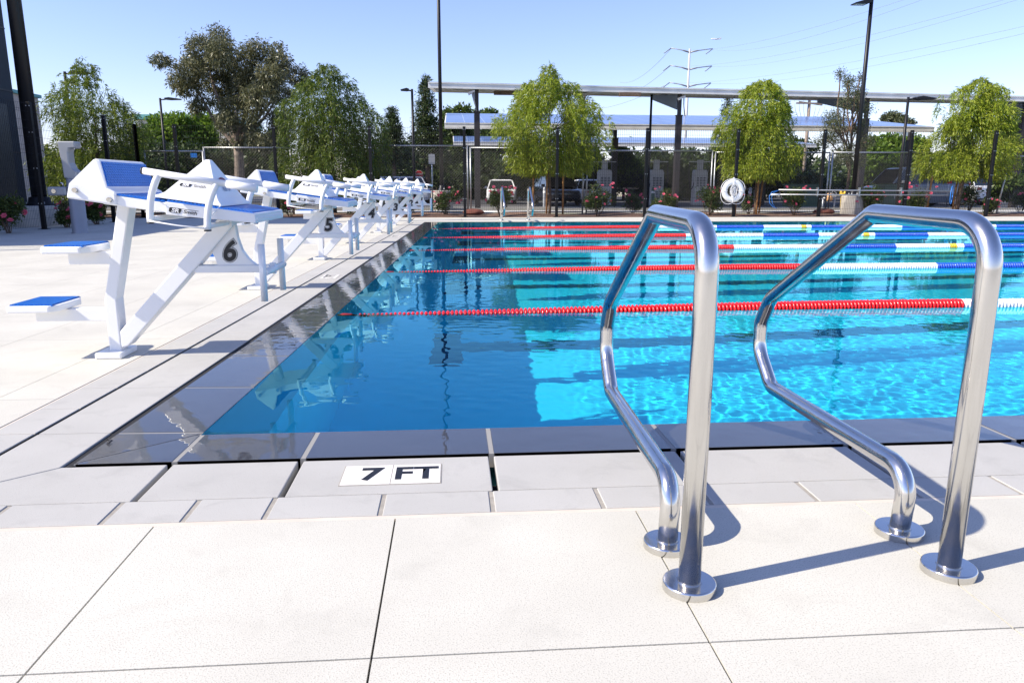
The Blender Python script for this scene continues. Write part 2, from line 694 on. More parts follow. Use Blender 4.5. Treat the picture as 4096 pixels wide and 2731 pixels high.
gx = [-3000, -400, -60, -14, -10.2, 30, 80, 400, 3000]
gy = [-3000, -200, -30, -12, 20.6, 23, 25, 27, 29, 31, 33, 35, 38, 60, 120, 400, 4000]
b = MB()
vs = [(x, y, ground_z(y)) for y in gy for x in gx]
nx = len(gx)
hole = lambda i, j: gx[i] >= -10.3 and gx[i + 1] <= 30 and gy[j] >= -12.1 and gy[j + 1] <= 20.6
b.add(vs, [(j * nx + i, j * nx + i + 1, (j + 1) * nx + i + 1, (j + 1) * nx + i)
           for j in range(len(gy) - 1) for i in range(nx - 1) if not hole(i, j)])
struct(b.build('ground', M['dirt']))

# deck: slabs of concrete with open saw-cut joints over a dark bed
DZ = -.02
b = MB()
slots = MB()
J = .0022


def slab(poly, z1=0.):
    b.prism_z([(p.x, p.y) for p in poly], -.005, z1)


def slab_xy(x0, x1, y0, y1):
    b.box(x0 + J, x1 - J, y0 + J, y1 - J, -.040, 0)


xj = [-10.2, -8.1] + [-.778 + .6205 * k for k in range(-11, 0)] + [-.778, -.163, .481, 1.10] + [1.10 + .615 * k for k in range(1, 24)] + [20, 30]
yj = [-12, -9, -6, -4.2, -3, -2.4, -1.8, -1.2, -.6, 0, .62, 1.235, 1.826]
for i in range(len(xj) - 1):
    for j in range(len(yj) - 1):
        slab_xy(xj[i], xj[i + 1], yj[j], yj[j + 1])
# left deck, joints parallel to the left pool edge
uj = [-9.6, -7.4, -6.2, -4.98, -3.76, -3.15, -2.54, -1.93, -1.315, -.70, -.456]
vj = [-.464] + [.75 + 1.22 * k for k in range(13)] + [17.75]
for i in range(len(uj) - 1):
    for j in range(len(vj) - 1):
        e = J * .7
        a0, a1, c0, c1 = uj[i] + e, uj[i + 1] - e, vj[j] + e, vj[j + 1] - e
        slab([P(a0, c0), P(a1, c0), P(a1, c1), P(a0, c1)])
# far deck and right deck
fx = [-1.0 + 1.22 * k for k in range(26)]
for i in range(len(fx) - 1):
    x0, x1 = fx[i], fx[i + 1]
    slab([Vector((x0 + J, C0.y + V1 + .008, 0)), Vector((x1 - J, C0.y + V1 + .008, 0)), Vector((x1 - J, 20.03, 0)), Vector((x0 + J, 20.03, 0))])
b.box(C0.x + U1 + 1.2, 30, 1.84, 17.7, -.05, 0)
struct(b.build('pool_deck', M['deck']))
b = MB()
b.box(-10.25, 30, -12.02, 1.85, -.050, -.0410)
n0 = [P(-9.65, -.47), P(-.46, -.47), P(-.46, 17.78), P(-9.65, 17.78)]
b.prism_z([(p.x, p.y) for p in n0], -.0066, -.0056)
b.box(-1.2, 30, C0.y + V1 - .02, 20.05, -.082, -.047)
struct(b.build('deck_bed', M['deck_joint']))

# sealant strip, pavers, gutter stones
b = MB()
b.box(-1.66, 26, 1.826, 1.846, -.045, -.002)
pl = [P(-.456, -.464), P(-.446, -.464), P(-.446, 15.4), P(-.456, 15.4)]
b.prism_z([(p.x, p.y) for p in pl], -.0048, -.0025)
struct(b.build('sealant_strip', M['sealant']))

b = MB()
g = MB()
xs = [-1.654, -1.22, -.922, -.716, -.508] + [-.508 + .3025 * k for k in range(1, 90)]
for i in range(len(xs) - 1):
    b.box(xs[i] + .0065, xs[i + 1] - .0065, 1.848, 1.984, -.045, 0)
g.box(-1.65, 26, 1.847, 1.9845, -.044, -.003)
vv = [-.30] + [.01 + .3015 * k for k in range(52)]
for i in range(len(vv) - 1):
    q = [P(-.445, vv[i] + .004), P(-.292, vv[i] + .004), P(-.292, vv[i + 1] - .004), P(-.445, vv[i + 1] - .004)]
    b.prism_z([(p.x, p.y) for p in q], -.0050, 0)
q = [P(-.444, -.30), P(-.293, -.30), P(-.293, 15.4), P(-.444, 15.4)]
g.prism_z([(p.x, p.y) for p in q], -.0052, -.0027)
struct(b.build('paver_border', M['paver'], bevel=.002, seg=1))
struct(g.build('paver_grout', M['grout']))

b = MB()
xg = [-.895, -.493, .112, .73, 1.32, 1.925] + [1.925 + .606 * k for k in range(1, 38)]
for i in range(len(xg) - 1):
    b.box(xg[i] + .009, xg[i + 1] - .009, 1.9885, 2.262, -.040, 0)
# mitred corner stones
b.prism_z([(-1.502, 1.9885), (-.904, 1.9885), (-.904, 2.262), (-1.222, 2.262), (-1.490, 2.031)], -.040, 0)
q = [Vector((-1.4865, 2.039, 0)), Vector((-1.2275, 2.2625, 0)), P(-.03, .300), P(-.276, .300)]
b.prism_z([(p.x, p.y) for p in q], -.040, 0)
vg = [.303 + .603 * k for k in range(26)]
for i in range(len(vg) - 1):
    q = [P(-.276, vg[i] + .0025), P(-.03, vg[i] + .0025), P(-.03, vg[i + 1] - .0025), P(-.276, vg[i + 1] - .0025)]
    b.prism_z([(p.x, p.y) for p in q], -.0060, 0)
struct(b.build('gutter_cover', M['grate'], bevel=.004, seg=2))
b = MB()
b.box(-1.7, 26, 1.984, 2.30, -.25, -.12)
q = [P(-.455, -.30), P(.004, .0), P(.004, 15.4), P(-.455, 15.4)]
b.prism_z([(p.x, p.y) for p in q], -.0074, -.0068)
struct(b.build('gutter_channel', M['slot']))

# coping: dark stone sloping under the film of water, pale seams between the stones
b = MB()
g = MB()
ZO, ZI = -.001, -.0055


def cop(pl_out0, pl_out1, pl_in1, pl_in0, mb, dz=0., zb=-.050):
    t = [pl_out0, pl_out1, pl_in1, pl_in0]
    zz = [ZO + dz, ZO + dz, ZI + dz, ZI + dz]
    vs = [(p.x, p.y, zb) for p in t] + [(p.x, p.y, z) for p, z in zip(t, zz)]
    mb.hexa(vs)


def near_pt(x, inner):
    return Vector((x, C0.y + (CW - .02 if inner else 0), 0))


xc = [C0.x, -.893, -.492, .115, .725, 1.325, 1.932] + [1.932 + .606 * k for k in range(1, 37)]
for i in range(len(xc) - 1):
    x0, x1 = xc[i], xc[i + 1]
    e = .008
    i0 = Vector((P(CW, 0).x, C0.y + CW - .02, 0)) if i == 0 else near_pt(x0 + e, True)
    o0 = P(0, 0) + Vector((.004, 0, 0)) if i == 0 else near_pt(x0 + e, False)
    cop(o0, near_pt(x1 - e, False), near_pt(x1 - e, True), i0, b)
cop(near_pt(C0.x, False), near_pt(26, False), near_pt(26, True), near_pt(P(CW, 0).x, True), g, -.0015)
vc = [0, .295, .895, 1.495, 2.105] + [2.105 + .6025 * k for k in range(1, 23)]
for i in range(len(vc) - 1):
    v0, v1 = vc[i], vc[i + 1]
    e = .006
    o0 = P(0, .004) if i == 0 else P(0, v0 + e)
    i0 = Vector((P(CW, 0).x, C0.y + CW - .02 + .004, 0)) if i == 0 else P(CW, v0 + e)
    cop(o0, P(0, v1 - e), P(CW, v1 - e), i0, b, 0., -.0076)
cop(P(0, 0.002), P(0, 15.4), P(CW, 15.4), P(CW, .27), g, -.0015, -.0075)
_p = M['coping'].node_tree.nodes['Principled BSDF']
_p.inputs['Coat Weight'].default_value = 1                # the film of water running over it
_p.inputs['Coat Roughness'].default_value = .012
_p.inputs['Coat IOR'].default_value = 1.5
_n = M['coping'].node_tree
_t = _n.nodes.new('ShaderNodeTexCoord')
_w = _n.nodes.new('ShaderNodeTexNoise')
_w.inputs['Scale'].default_value = 9
_w.inputs['Detail'].default_value = 2
_b = _n.nodes.new('ShaderNodeBump')
_b.inputs['Strength'].default_value = .12
_b.inputs['Distance'].default_value = .01
_n.links.new(_t.outputs['Object'], _w.inputs['Vector'])
_n.links.new(_w.outputs['Fac'], _b.inputs['Height'])
_n.links.new(_b.outputs['Normal'], _p.inputs['Coat Normal'])
struct(b.build('pool_coping', M['coping'], bevel=.003, seg=1))
struct(g.build('coping_grout', M['coping_grout']))

# basin: floor, walls, lane markings of navy tile
FLZ = -2.13
b = MB()
xl0, yn = P(CW, 0).x, C0.y + CW - .03
# left wall hollowed out under the deck, shape added to let refracted sun through
v0_, v1_ = CW - .03, V1
prof = [(24.9, FLZ), (CW - .012, FLZ), (CW - .012, -.84), (CW - 1.14, -.062)]
for (ua, za), (ub, zb) in zip(prof[:-1], prof[1:]):
    p0, p1, p2, p3 = P(ua, v0_, za), P(ub, v0_, zb), P(ub, v1_, zb), P(ua, v1_, za)
    for p in (p0, p1):
        p.y = C0.y + v0_
    b.add([p0, p1, p2, p3], [(0, 1, 2, 3)])
for v, zt_ in ((v0_, -.03), (v1_, -.03)):
    b.add([P(24.9, v, FLZ), P(CW - .012, v, FLZ), P(CW - .012, v, -.84), P(CW - 1.14, v, -.062), P(CW - .012, v, zt_), P(24.9, v, zt_)], [(0, 1, 2, 3, 4, 5)])
b.add([P(24.9, v0_, FLZ), P(24.9, v1_, FLZ), P(24.9, v1_, -.03), P(24.9, v0_, -.03)], [(0, 1, 2, 3)])
# far edge: pale lip under the far deck
basin = struct(b.build('pool_basin', M['plaster']))
b = MB()
Yfar = C0.y + V1
b.box(-1.0, 26, Yfar - .035, Yfar + .012, -.25, -.012)
struct(b.build('far_pool_lip', M['paver']))
b = MB()
LANES = [3.85 + 2.475 * k for k in range(6)]
for yl in LANES:
    yl = yl - .10
    v = yl - C0.y
    x0 = P(.88, v).x
    b.add([(x0 + .24, yl - .13, FLZ + .004), (24, yl - .13, FLZ + .004), (24, yl + .13, FLZ + .004), (x0 + .24, yl + .13, FLZ + .004)], [(0, 1, 2, 3)])
    b.add([(x0 - .03, yl - .43, FLZ + .004), (x0 + .24, yl - .43, FLZ + .004), (x0 + .24, yl + .43, FLZ + .004), (x0, yl + .43, FLZ + .004)], [(0, 1, 2, 3)])
lines = struct(b.build('lane_markings', M['lanetile']))

# water: a real rippled surface; sun light refracts through it
def grade(a, b_, s0, s1):
    out = [a]
    while out[-1] < b_:
        t = (out[-1] - a) / (b_ - a)
        out.append(out[-1] + s0 + (s1 - s0) * t)
    out[-1] = b_
    return np.array(out)


us = np.concatenate([grade(-1.25, CW - .02, .05, .05), grade(CW - .006, 6, .015, .028), grade(6, 17, .028, .07)[1:], grade(17, 25, .1, .3)[1:]])
vs_ = grade(CW - .024, V1 - .02, .013, .050)
UU, VV = np.meshgrid(us, vs_)
XX = C0.x + UU + EYX * VV
YY = C0.y + VV
Z = np.zeros_like(XX)
wr = np.random.default_rng(11)
for lam, slope, cnt in ((.55, .002, 9), (.30, .002, 12), (.17, .0042, 16), (.10, .011, 28), (.070, .012, 30), (.052, .006, 30)):
    for k in range(cnt):
        l = lam * wr.uniform(.8, 1.25)
        th = wr.normal(1.1, .9)
        ph = wr.uniform(0, 2 * PI)
        kk = 2 * PI / l
        a = slope * 1.414 / math.sqrt(cnt) / kk
        Z += a * np.sin(kk * (math.cos(th) * XX + math.sin(th) * YY) + ph)
# calmer in the lee of the starting end and of the near wall, patchy elsewhere
sm = lambda t: t * t * (3 - 2 * t)
calm = .20 + .80 * sm(np.clip((UU - .32) / .95, 0, 1))
dist = .30 + .70 * (1 - sm(np.clip((YY - 4.2) / 4.5, 0, 1)))
patch = .85 + .25 * np.sin(.9 * XX + .5 * YY) * np.sin(.7 * YY - .4 * XX + 1)
edge = sm(np.clip((np.minimum(UU, VV + .12) - CW) / .45, 0, 1)) * .93 + .07
far = sm(np.clip((V1 - VV) / .5, 0, 1))
Z = Z * calm * dist * patch * edge * (.3 + .7 * far) - .0086
strip = UU < CW - .01
Z = np.where(strip, -.0086, Z)               # unseen sheet added under covers and deck so refracted sun reaches the floor
ny_, nx_ = XX.shape
vert = np.stack([XX, YY, Z], -1).reshape(-1, 3)
idx = np.arange(nx_ * ny_).reshape(ny_, nx_)
quad = np.stack([idx[:-1, :-1], idx[:-1, 1:], idx[1:, 1:], idx[1:, :-1]], -1)
quad = quad.reshape(-1, 4)
me = bpy.data.meshes.new('water')
me.vertices.add(len(vert))
me.vertices.foreach_set('co', vert.astype(np.float32).ravel())
me.loops.add(quad.size)
me.loops.foreach_set('vertex_index', quad.astype(np.int32).ravel())
me.polygons.add(len(quad))
me.polygons.foreach_set('loop_start', np.arange(0, quad.size, 4, dtype=np.int32))
me.polygons.foreach_set('loop_total', np.full(len(quad), 4, dtype=np.int32))
me.polygons.foreach_set('use_smooth', np.ones(len(quad), dtype=bool))
me.materials.append(M['water'])
me.update(calc_edges=True)
water = bpy.data.objects.new('water', me)
COL.objects.link(water)
struct(water)
water.cycles.is_caustics_caster = True

# depth markers set into the gutter stones
def depth_marker(loc, rz, label):
    e = empty('depth_marker', label, 'depth marker', loc, 'depth markers on the gutter stones', rz)
    for x0, x1 in ((-.146, -.0015), (.0015, .146)):
        MB().box(x0, x1, -.0735, .0735, -.003, .0012).build('tile', M['tile_white'], e)
    MB().box(-.1495, .1495, -.077, .077, -.004, .0004).build('grout_bed', M['grout'], e)
    text_obj('digit', '7', .132, (-.062, 0, .0020), (0, 0, 0), M['ink'], e, offset=.0045, xs=1.0)
    text_obj('lettering', 'FT', .132, (.072, 0, .0020), (0, 0, 0), M['ink'], e, offset=.0040, xs=.92, space=1.05)
    return e


depth_marker((-.1955, 2.126, .001), 0, '7 FT depth marker on the near gutter stone in front of the dark coping')
p = P(-.153, 7.12 - C0.y)
depth_marker((p.x, p.y, .001), PI / 2, '7 FT depth marker on the gutter stones between blocks 5 and 4')
p = P(-.153, 12.68 - C0.y)
depth_marker((p.x, p.y, .001), PI / 2, 'small far 7 FT depth marker on the gutter stones between blocks 3 and 2')

# ------------------------------------------------------------------ grab rails
TR = .0241
PROF = [(0, .012), (0, .782), (.447, .787), (1.06, .445), (1.108, .375), (1.108, .262), (1.0, .163), (.195, .165), (.195, .012)]
PRAD = [.10, .055, .12, .05, .05, .10, .12]
# profile: y offset from the front post and height


def grab_rail(label, base, kx, rz, group, sy=1.0):
    e = empty('grab_rail', label, 'grab rail', base, group, rz)
    pts = []
    prof = [(0, .012), (0, .782), (.450, .788), (1.045, .468), (1.110, .372), (1.110, .270), (.985, .163), (.175, .170), (.190, .012)]
    rad = [.095, .05, .12, .06, .10, .07, .10]
    path = fillet([(kx * y, y * sy, z) for y, z in prof], rad, 10)
    MB().tube(path, TR, 24).build('rail_tube', M['steel'], e)
    for y in (0, .190):
        m = MB()
        # separate bands keep the machined edges of the disc crisp
        for band in ([(.0578, 0), (.0578, .0155)], [(.0578, .0155), (.0570, .0178), (.0552, .0188)], [(.0552, .0188), (TR + .0030, .0190)],
                     [(TR + .0030, .0190), (TR + .0030, .0215)], [(TR + .0030, .0215), (TR - .001, .0218)]):
            m.lathe(band, (kx * y, y * sy, 0), 56, cap=False)
        # grub screw in the side
        m.tube([(kx * y + .0575 * math.cos(-2.1), y * sy + .0575 * math.sin(-2.1), .009), (kx * y + .0583 * math.cos(-2.1), y * sy + .0583 * math.sin(-2.1), .009)], .0032, 8)
        m.build('base_flange', M['steel'], e)
    return e


grab_rail('polished steel grab rail standing nearest the 7 FT marker, left of the front pair', (.502, 1.428, 0), .034, 0, 'front pair of grab rails')
grab_rail('polished steel grab rail on the front deck, farthest right and largest in the photo', (1.113, 1.452, 0), 0, 0, 'front pair of grab rails')
a = gp(2002, 880)
grab_rail('small distant steel grab rail on the far deck, left one of the far pair', (a.x, 18.35, 0), 0, PI, 'far pair of grab rails')
a = gp(2108, 880)
grab_rail('small distant steel grab rail on the far deck, right one of the far pair', (a.x, 18.35, 0), 0, PI, 'far pair of grab rails')

# ------------------------------------------------------------------ starting blocks
OX = -1.70


def L(x, z):
    return (x - OX, z)


def make_block():
    root = empty('starting_block', '', 'starting block', (OX, 3.85, 0), 'starting blocks along the left pool edge')
    W, WP = M['white'], M['whitep']
    MB().box(-.10, .03, -.10, .10, 0, .032).build('base_plate', W, root, bevel=.008)
    # rear leg, kinked
    m = MB()
    pl = [L(-1.748, .030), L(-1.690, .030), L(-1.688, .296), L(-1.572, .775), L(-1.632, .775), L(-1.747, .290)]
    m.prism_y(pl, -.045, .045)
    m.build('rear_leg', W, root, bevel=.006)
    m = MB()
    m.prism_y([L(-1.690, .045), L(-1.655, .055), L(-1.095, .655), L(-1.095, .69), L(-1.165, .69), L(-1.690, .13)], -.044, .044)
    m.build('front_leg', W, root, bevel=.006)
    m = MB()
    m.prism_y([L(-1.10, .665), L(-1.087, .655), L(-1.082, .60), L(-1.064, .535), L(-1.037, .493), L(-1.0, .459), L(-1.19, .459), L(-1.196, .492), L(-1.213, .528), L(-1.235, .552), L(-1.12, .672)], -.022, .022)
    m.build('number_panel', W, root, bevel=.003)
    m = MB()
    m.beam((-1.315 - OX, 0, .4415), (-.93 - OX, 0, .4415), .07, .036)
    m.tube([(-.935 - OX, 0, .4415), (-.905 - OX, 0, .4415)], .028, 16)
    m.build('support_bar', W, root, bevel=.003)
    # backstroke grips
    m = MB()
    m.tube([(-.912 - OX, -.2, .4415), (-.912 - OX, .2, .4415)], .017, 14)
    m.build('grip_crossbar', W, root)
    for s in (-1, 1):
        MB().tube([(-.922 - OX, s * .2, .302), (-.922 - OX, s * .2, .578)], .0165, 16).build('backstroke_grip', W, root)
    # steps
    for (x0, x1, zt, xb0, xb1, zb0, zb1) in ((-2.158, -1.93, .281, -2.09, -1.74, .185, .246), (-1.965, -1.755, .566, -1.90, -1.70, .470, .531)):
        m = MB()
        ch = .03
        poly = [(x0 - OX, -.155), (x1 - OX - ch, -.155), (x1 - OX, -.155 + .05), (x1 - OX, .155 - .05), (x1 - OX - ch, .155), (x0 - OX, .155)]
        m.prism_z(poly, zt - .034, zt)
        st = m.build('step', WP, root, bevel=.007)
        t = MB()
        k = .96
        cx = (x0 + x1) / 2 - OX
        n = 13
        for i in range(n):
            a0 = x0 - OX + .012 + (x1 - x0 - .03) * i / n
            a1 = a0 + (x1 - x0 - .03) / n * .72
            t.box(a0, a1, -.138, .138, zt - .002, zt + .0065)
        t.box(x0 - OX + .01, x1 - OX - .018, -.14, .14, zt - .003, zt + .002)
        t.build('step_tread', M['tread'], st)
        MB().tube([(cx, 0, zb0 - .004), (cx, 0, zt - .03)], .006, 8).build('bolt', M['steel'], st)
        MB().beam((xb0 - OX, 0, (zb0 + zb1) / 2), (xb1 - OX, 0, (zb0 + zb1) / 2), .07, zb1 - zb0).build('step_bracket', W, root, bevel=.003)
    # platform: side rails behind, body in front
    zt = lambda x: .727 - .1445 * (x + .92)
    m = MB()
    m.prism_y([L(-1.32, zt(-1.32) - .004), L(-.922, .727), L(-.918, .722), L(-.918, .682), L(-1.32, .722)], -.285, .285)
    plat = m.build('platform', WP, root, bevel=.006)
    m = MB()
    m.prism_y([L(-1.60, zt(-1.60) - .008), L(-1.31, zt(-1.31) - .008), L(-1.31, zt(-1.31) - .055), L(-1.60, zt(-1.60) - .055)], -.272, .272)
    m.build('rear_deck', WP, root, bevel=.004)
    m = MB()
    m.prism_y([L(-.935, .712), L(-.912, .708), L(-.912, .688), L(-.93, .683)], -.26, .268)
    m.build('front_lip', WP, plat, bevel=.003)
    for (xa, xb) in ((-1.545, -1.325), (-1.315, -.93)):
        t = MB()
        n = int((xb - xa) / .0165)
        for i in range(n):
            a0 = xa + (xb - xa) * i / n
            a1 = a0 + (xb - xa) / n * .7
            lift = .001 if xa > -1.4 else -.003
            t.prism_y([L(a0, zt(a0) + lift), L(a0 + .002, zt(a0) + lift + .005), L(a1 - .002, zt(a1) + lift + .005), L(a1, zt(a1) + lift)], -.268, .268)
        lo = -.0005 if xa > -1.4 else -.0045
        t.prism_y([L(xa, zt(xa) + lo - .002), L(xa, zt(xa) + lo + .003), L(xb, zt(xb) + lo + .003), L(xb, zt(xb) + lo - .002)], -.272, .272)
        t.build('platform_tread', M['tread'], plat)
    # wedge at the back
    m = MB()
    side = [(-1.752, .797), (-1.735, .862), (-1.632, .968), (-1.618, .974), (-1.603, .968), (-1.568, .842), (-1.535, .822), (-1.535, .764)]
    hw = [.285, .285, .255, .25, .252, .28, .285, .285]
    n = len(side)
    vs = [(x - OX, -h, z) for (x, z), h in zip(side, hw)] + [(x - OX, h, z) for (x, z), h in zip(side, hw)]
    m.add(vs, [tuple(range(n)), tuple(range(2 * n - 1, n - 1, -1))] + [(i, i + n, (i + 1) % n + n, (i + 1) % n) for i in range(n)])
    wdg = m.build('wedge', WP, root, bevel=.007)
    t = MB()
    d = Vector((-1.5705 + 1.6005, 0, .851 - .960)).normalized()
    nrm = Vector((.125, 0, .035)).normalized()
    for (i, nst) in [(i, 9) for i in range(9)]:
        f0, f1 = i / nst, (i + .72) / nst
        p0 = Vector((-1.6000 - OX, 0, .958)).lerp(Vector((-1.5705 - OX, 0, .851)), f0)
        p1 = Vector((-1.6000 - OX, 0, .958)).lerp(Vector((-1.5705 - OX, 0, .851)), f1)
        h0, h1 = .242 + .03 * f0, .242 + .03 * f1
        q = [p0, p1, p1 + nrm * .006, p0 + nrm * .006]
        hh = [h0, h1, h1, h0]
        vs = [(a.x, -h, a.z) for a, h in zip(q, hh)] + [(a.x, h, a.z) for a, h in zip(q, hh)]
        t.add(vs, [(0, 1, 2, 3), (7, 6, 5, 4)] + [(k, k + 4, (k + 1) % 4 + 4, (k + 1) % 4) for k in range(4)])
    p0, p1 = Vector((-1.6005 - OX, 0, .960)), Vector((-1.5695 - OX, 0, .849))
    q = [p0 - nrm * .004, p1 - nrm * .004, p1 + nrm * .0025, p0 + nrm * .0025]
    hh = [.244, .274, .274, .244]
    vs = [(a.x, -h, a.z) for a, h in zip(q, hh)] + [(a.x, h, a.z) for a, h in zip(q, hh)]
    t.add(vs, [(0, 1, 2, 3), (7, 6, 5, 4)] + [(k, k + 4, (k + 1) % 4 + 4, (k + 1) % 4) for k in range(4)])
    t.build('wedge_tread', M['tread'], wdg)
    for (x, z) in ((-1.708, .832), (-1.562, .790)):
        MB().tube([(x - OX, -.281, z), (x - OX, -.296, z)], .011, 14).build('bolt', M['steel'], wdg)
    # side handrails
    HWR = .335
    for s in (-1, 1):
        y = s * HWR
        m = MB()
        a, c, e_ = Vector((-1.383 - OX, y, .918)), Vector((-1.02 - OX, y, .8605)), Vector((-.888 - OX, y, .8395))
        m.tube([a, c], .0155, 16)
        m.tube([c, e_], .0185, 16)
        r = m.build('handrail', W, root)
        MB().tube([a - Vector((.006, 0, -.001)), a + Vector((.001, 0, 0))], .0162, 14).build('end_cap', M['cap'], r)
        for (xt, ztp, xb, zb) in ((-1.318, .906, -1.372, .690), (-1.066, .866, -1.122, .655)):
            pth = []
            for k in range(9):
                f = k / 8
                x = xt + (xb - xt) * (1 - (1 - f) ** 2.2)
                pth.append((x - OX, y, ztp - .004 + (zb - ztp) * f))
            po = MB().tube(pth, .0155, 14).build('rail_post', W, root)
            MB().tube([(xb - OX, y, zb + .001), (xb - OX, y, zb - .006)], .0162, 14).build('end_cap', M['cap'], po)
        cord = MB().tube([(-1.372 - OX, y - s * -.017, .697), (-1.25 - OX, y + s * .017, .676), (-1.122 - OX, y + s * .017, .662)], .0035, 6)
        cord.build('tie_cord', M['rope'], root)
    for (x, z) in ((-1.370, .705), (-1.118, .672)):
        MB().tube([(x - OX, -HWR, z), (x - OX, HWR, z)], .0125, 12).build('under_bar', W, root)
    # lettering on the platform side
    ang = math.atan(.1445)
    add_logo(plat, (-1.238 - OX, -.2870, .7365), (PI / 2, ang, 0), .132)
    return root


def add_logo(parent, loc, rot, w):
    """black badge with white SR, then Smith with a bar over it"""
    e = MB()
    h = w * .17
    r = h * .3
    pts = []
    for cx, cy, a0 in ((-.5 * w + r, -h / 2 + r, 180), (-.5 * w + .40 * w - r, -h / 2 + r, 270), (-.5 * w + .42 * w - r, h / 2 - r, 0), (-.5 * w + r, h / 2 - r, 90)):
        for k in range(4):
            a = math.radians(a0 + 30 * k)
            pts.append((cx + r * math.cos(a), cy + r * math.sin(a), 0))
    pts = [(x + .10 * (y / h) * h, y, z) for x, y, z in pts]
    e.add(pts, [tuple(range(len(pts)))])
    e.add([(-.1 * w, h * .42, 0), (.5 * w, h * .42, 0), (.5 * w, h * .5, 0), (-.1 * w, h * .5, 0)], [(0, 1, 2, 3)])
    o = e.build('logo', M['ink'], parent)
    o.location = loc
    o.rotation_euler = rot
    Rm = o.rotation_euler.to_matrix()
    nv = Rm @ Vector((0, 0, 1))
    for nm, txt, sz, x, mt, xs in (('logo_lettering', 'SR', h * 1.08, -.29 * w, M['signwhite'], 1.28), ('logo_lettering', 'Smith', h * .98, .22 * w, M['ink'], 1.22)):
        text_obj(nm, txt, sz, Vector(loc) + Rm @ Vector((x, -h * .06, 0)) + nv * .0008, rot, mt, parent, offset=.0009 if txt == 'SR' else .0003, shear=.15, xs=xs)
    return o


block0 = make_block()
NAMES = ['6', '5', '4', '3', '2', '1']
blocks = []
for k, num in enumerate(NAMES):
    r = block0 if k == 0 else dup(block0)
    r.location = (OX + EYX * 2.475 * k + (0 if k else 0), LANES[k], 0)
    r['label'] = 'white starting block with blue treads and number %s on its front panel' % num
    blocks.append(r)
for r, num in zip(blocks, NAMES):
    pan = [o for o in r.children if o.name.startswith('number_panel')][0]
    c = Vector((-1.128 - OX, -.0228, .527))
    for i, (off, mt) in enumerate(((.0105, M['ink']), (.0075, M['signwhite']), (.0048, M['ink']))):
        text_obj('lane_number', num, .142, c + Vector((0, -.0012 * (i + .2), 0)), (PI / 2, 0, 0), mt, pan, offset=off, shear=.18, xs=.95)


# keep-off covers standing on the platforms
def make_cover():
    root = empty('keep_off_cover', '', 'cover', (0, 0, 0), 'pyramid covers on the starting blocks')
    m = MB()
    # rings: (xmin, xmax, halfwidth, z)
    zt = lambda x: .727 - .1445 * (x + .92)
    secs = []
    for f, xa, xb, hy in ((0, -1.392, -1.075, .255), (.035, -1.390, -1.078, .253), (.09, -1.362, -1.092, .236), (.16, -1.340, -1.103, .218), (.98, -1.212, -1.184, .022), (1.0, -1.207, -1.189, .016)):
        za, zb = zt(xa) + .008, zt(xb) + .008
        top = .978
        z0, z1 = za + (top - za) * f, zb + (top - zb) * f
        secs.append([(xa, -hy, z0), (xb, -hy, z1), (xb, hy, z1), (xa, hy, z0)])
    vs = [p for s in secs for p in s]
    fs = [(0, 3, 2, 1)]
    for i in range(len(secs) - 1):
        for j in range(4):
            fs.append((i * 4 + j, i * 4 + (j + 1) % 4, (i + 1) * 4 + (j + 1) % 4, (i + 1) * 4 + j))
    n = (len(secs) - 1) * 4
    fs.append((n, n + 1, n + 2, n + 3))
    vs = [(x - OX, y, z) for x, y, z in vs]
    m.add(vs, fs)
    body = m.build('body', M['whitep'], root, bevel=.009, seg=3)
    # lettering on the near side and the pool side
    p0, p1 = (Vector((x - OX, y, z)) for x, y, z in secs[3][:2])
    p2 = (Vector(secs[4][0]) + Vector(secs[4][1])) / 2 - Vector((OX, 0, 0))
    xd = (p1 - p0).normalized()
    nn = xd.cross((p2 - p0)).normalized()
    if nn.y > 0:
        nn = -nn
    yd = nn.cross(xd)
    Rm = Matrix((xd, yd, nn)).transposed()
    cc = Vector((-1.222 - OX, 0, .850))
    # slide the point onto the face
    t = (p0 - cc).dot(nn) / nn.y
    cc = cc + Vector((0, t, 0)) + nn * .0030
    add_logo(body, cc, Rm.to_euler(), .125)
    q0, q1 = ((Vector(a) + Vector(c)) / 2 - Vector((OX, 0, 0)) for a, c in ((secs[3][1], secs[3][2]), (secs[4][1], secs[4][2])))
    yd = (q1 - q0).normalized()
    xd = Vector((0, 1, 0))
    nn = xd.cross(yd).normalized()
    Rm = Matrix((xd, yd, nn)).transposed()
    text_obj('warning_lettering', 'KEEP OFF', .030, q0.lerp(q1, .22) + nn * .003, Rm.to_euler(), M['greyink'], body, offset=.0008)
    ov = MB()
    ov.add([(.05 * math.cos(2 * PI * i / 20), .016 * math.sin(2 * PI * i / 20), 0) for i in range(20)], [tuple(range(20))])
    o = ov.build('warning_badge', M['redink'], body)
    o.location = q0.lerp(q1, .46) + nn * .003
    o.rotation_euler = Rm.to_euler()
    # cords at the corners to the rail posts
    for sx, sy, tx, tz in ((-1.385, -1, -1.345, .80), (-1.080, -1, -1.105, .72), (-1.385, 1, -1.345, .80), (-1.080, 1, -1.105, .72)):
        MB().tube([(sx - OX, sy * .25, zt(sx) + .012), (tx - OX, sy * .322, tz)], .0025, 6).build('tie_cord', M['rope'], root)
    return root


cover0 = make_cover()
for k, num in enumerate(NAMES):
    r = cover0 if k == 0 else dup(cover0)
    r.location = blocks[k].location
    r['label'] = 'white pyramid keep-off cover tied on top of starting block number %s' % num

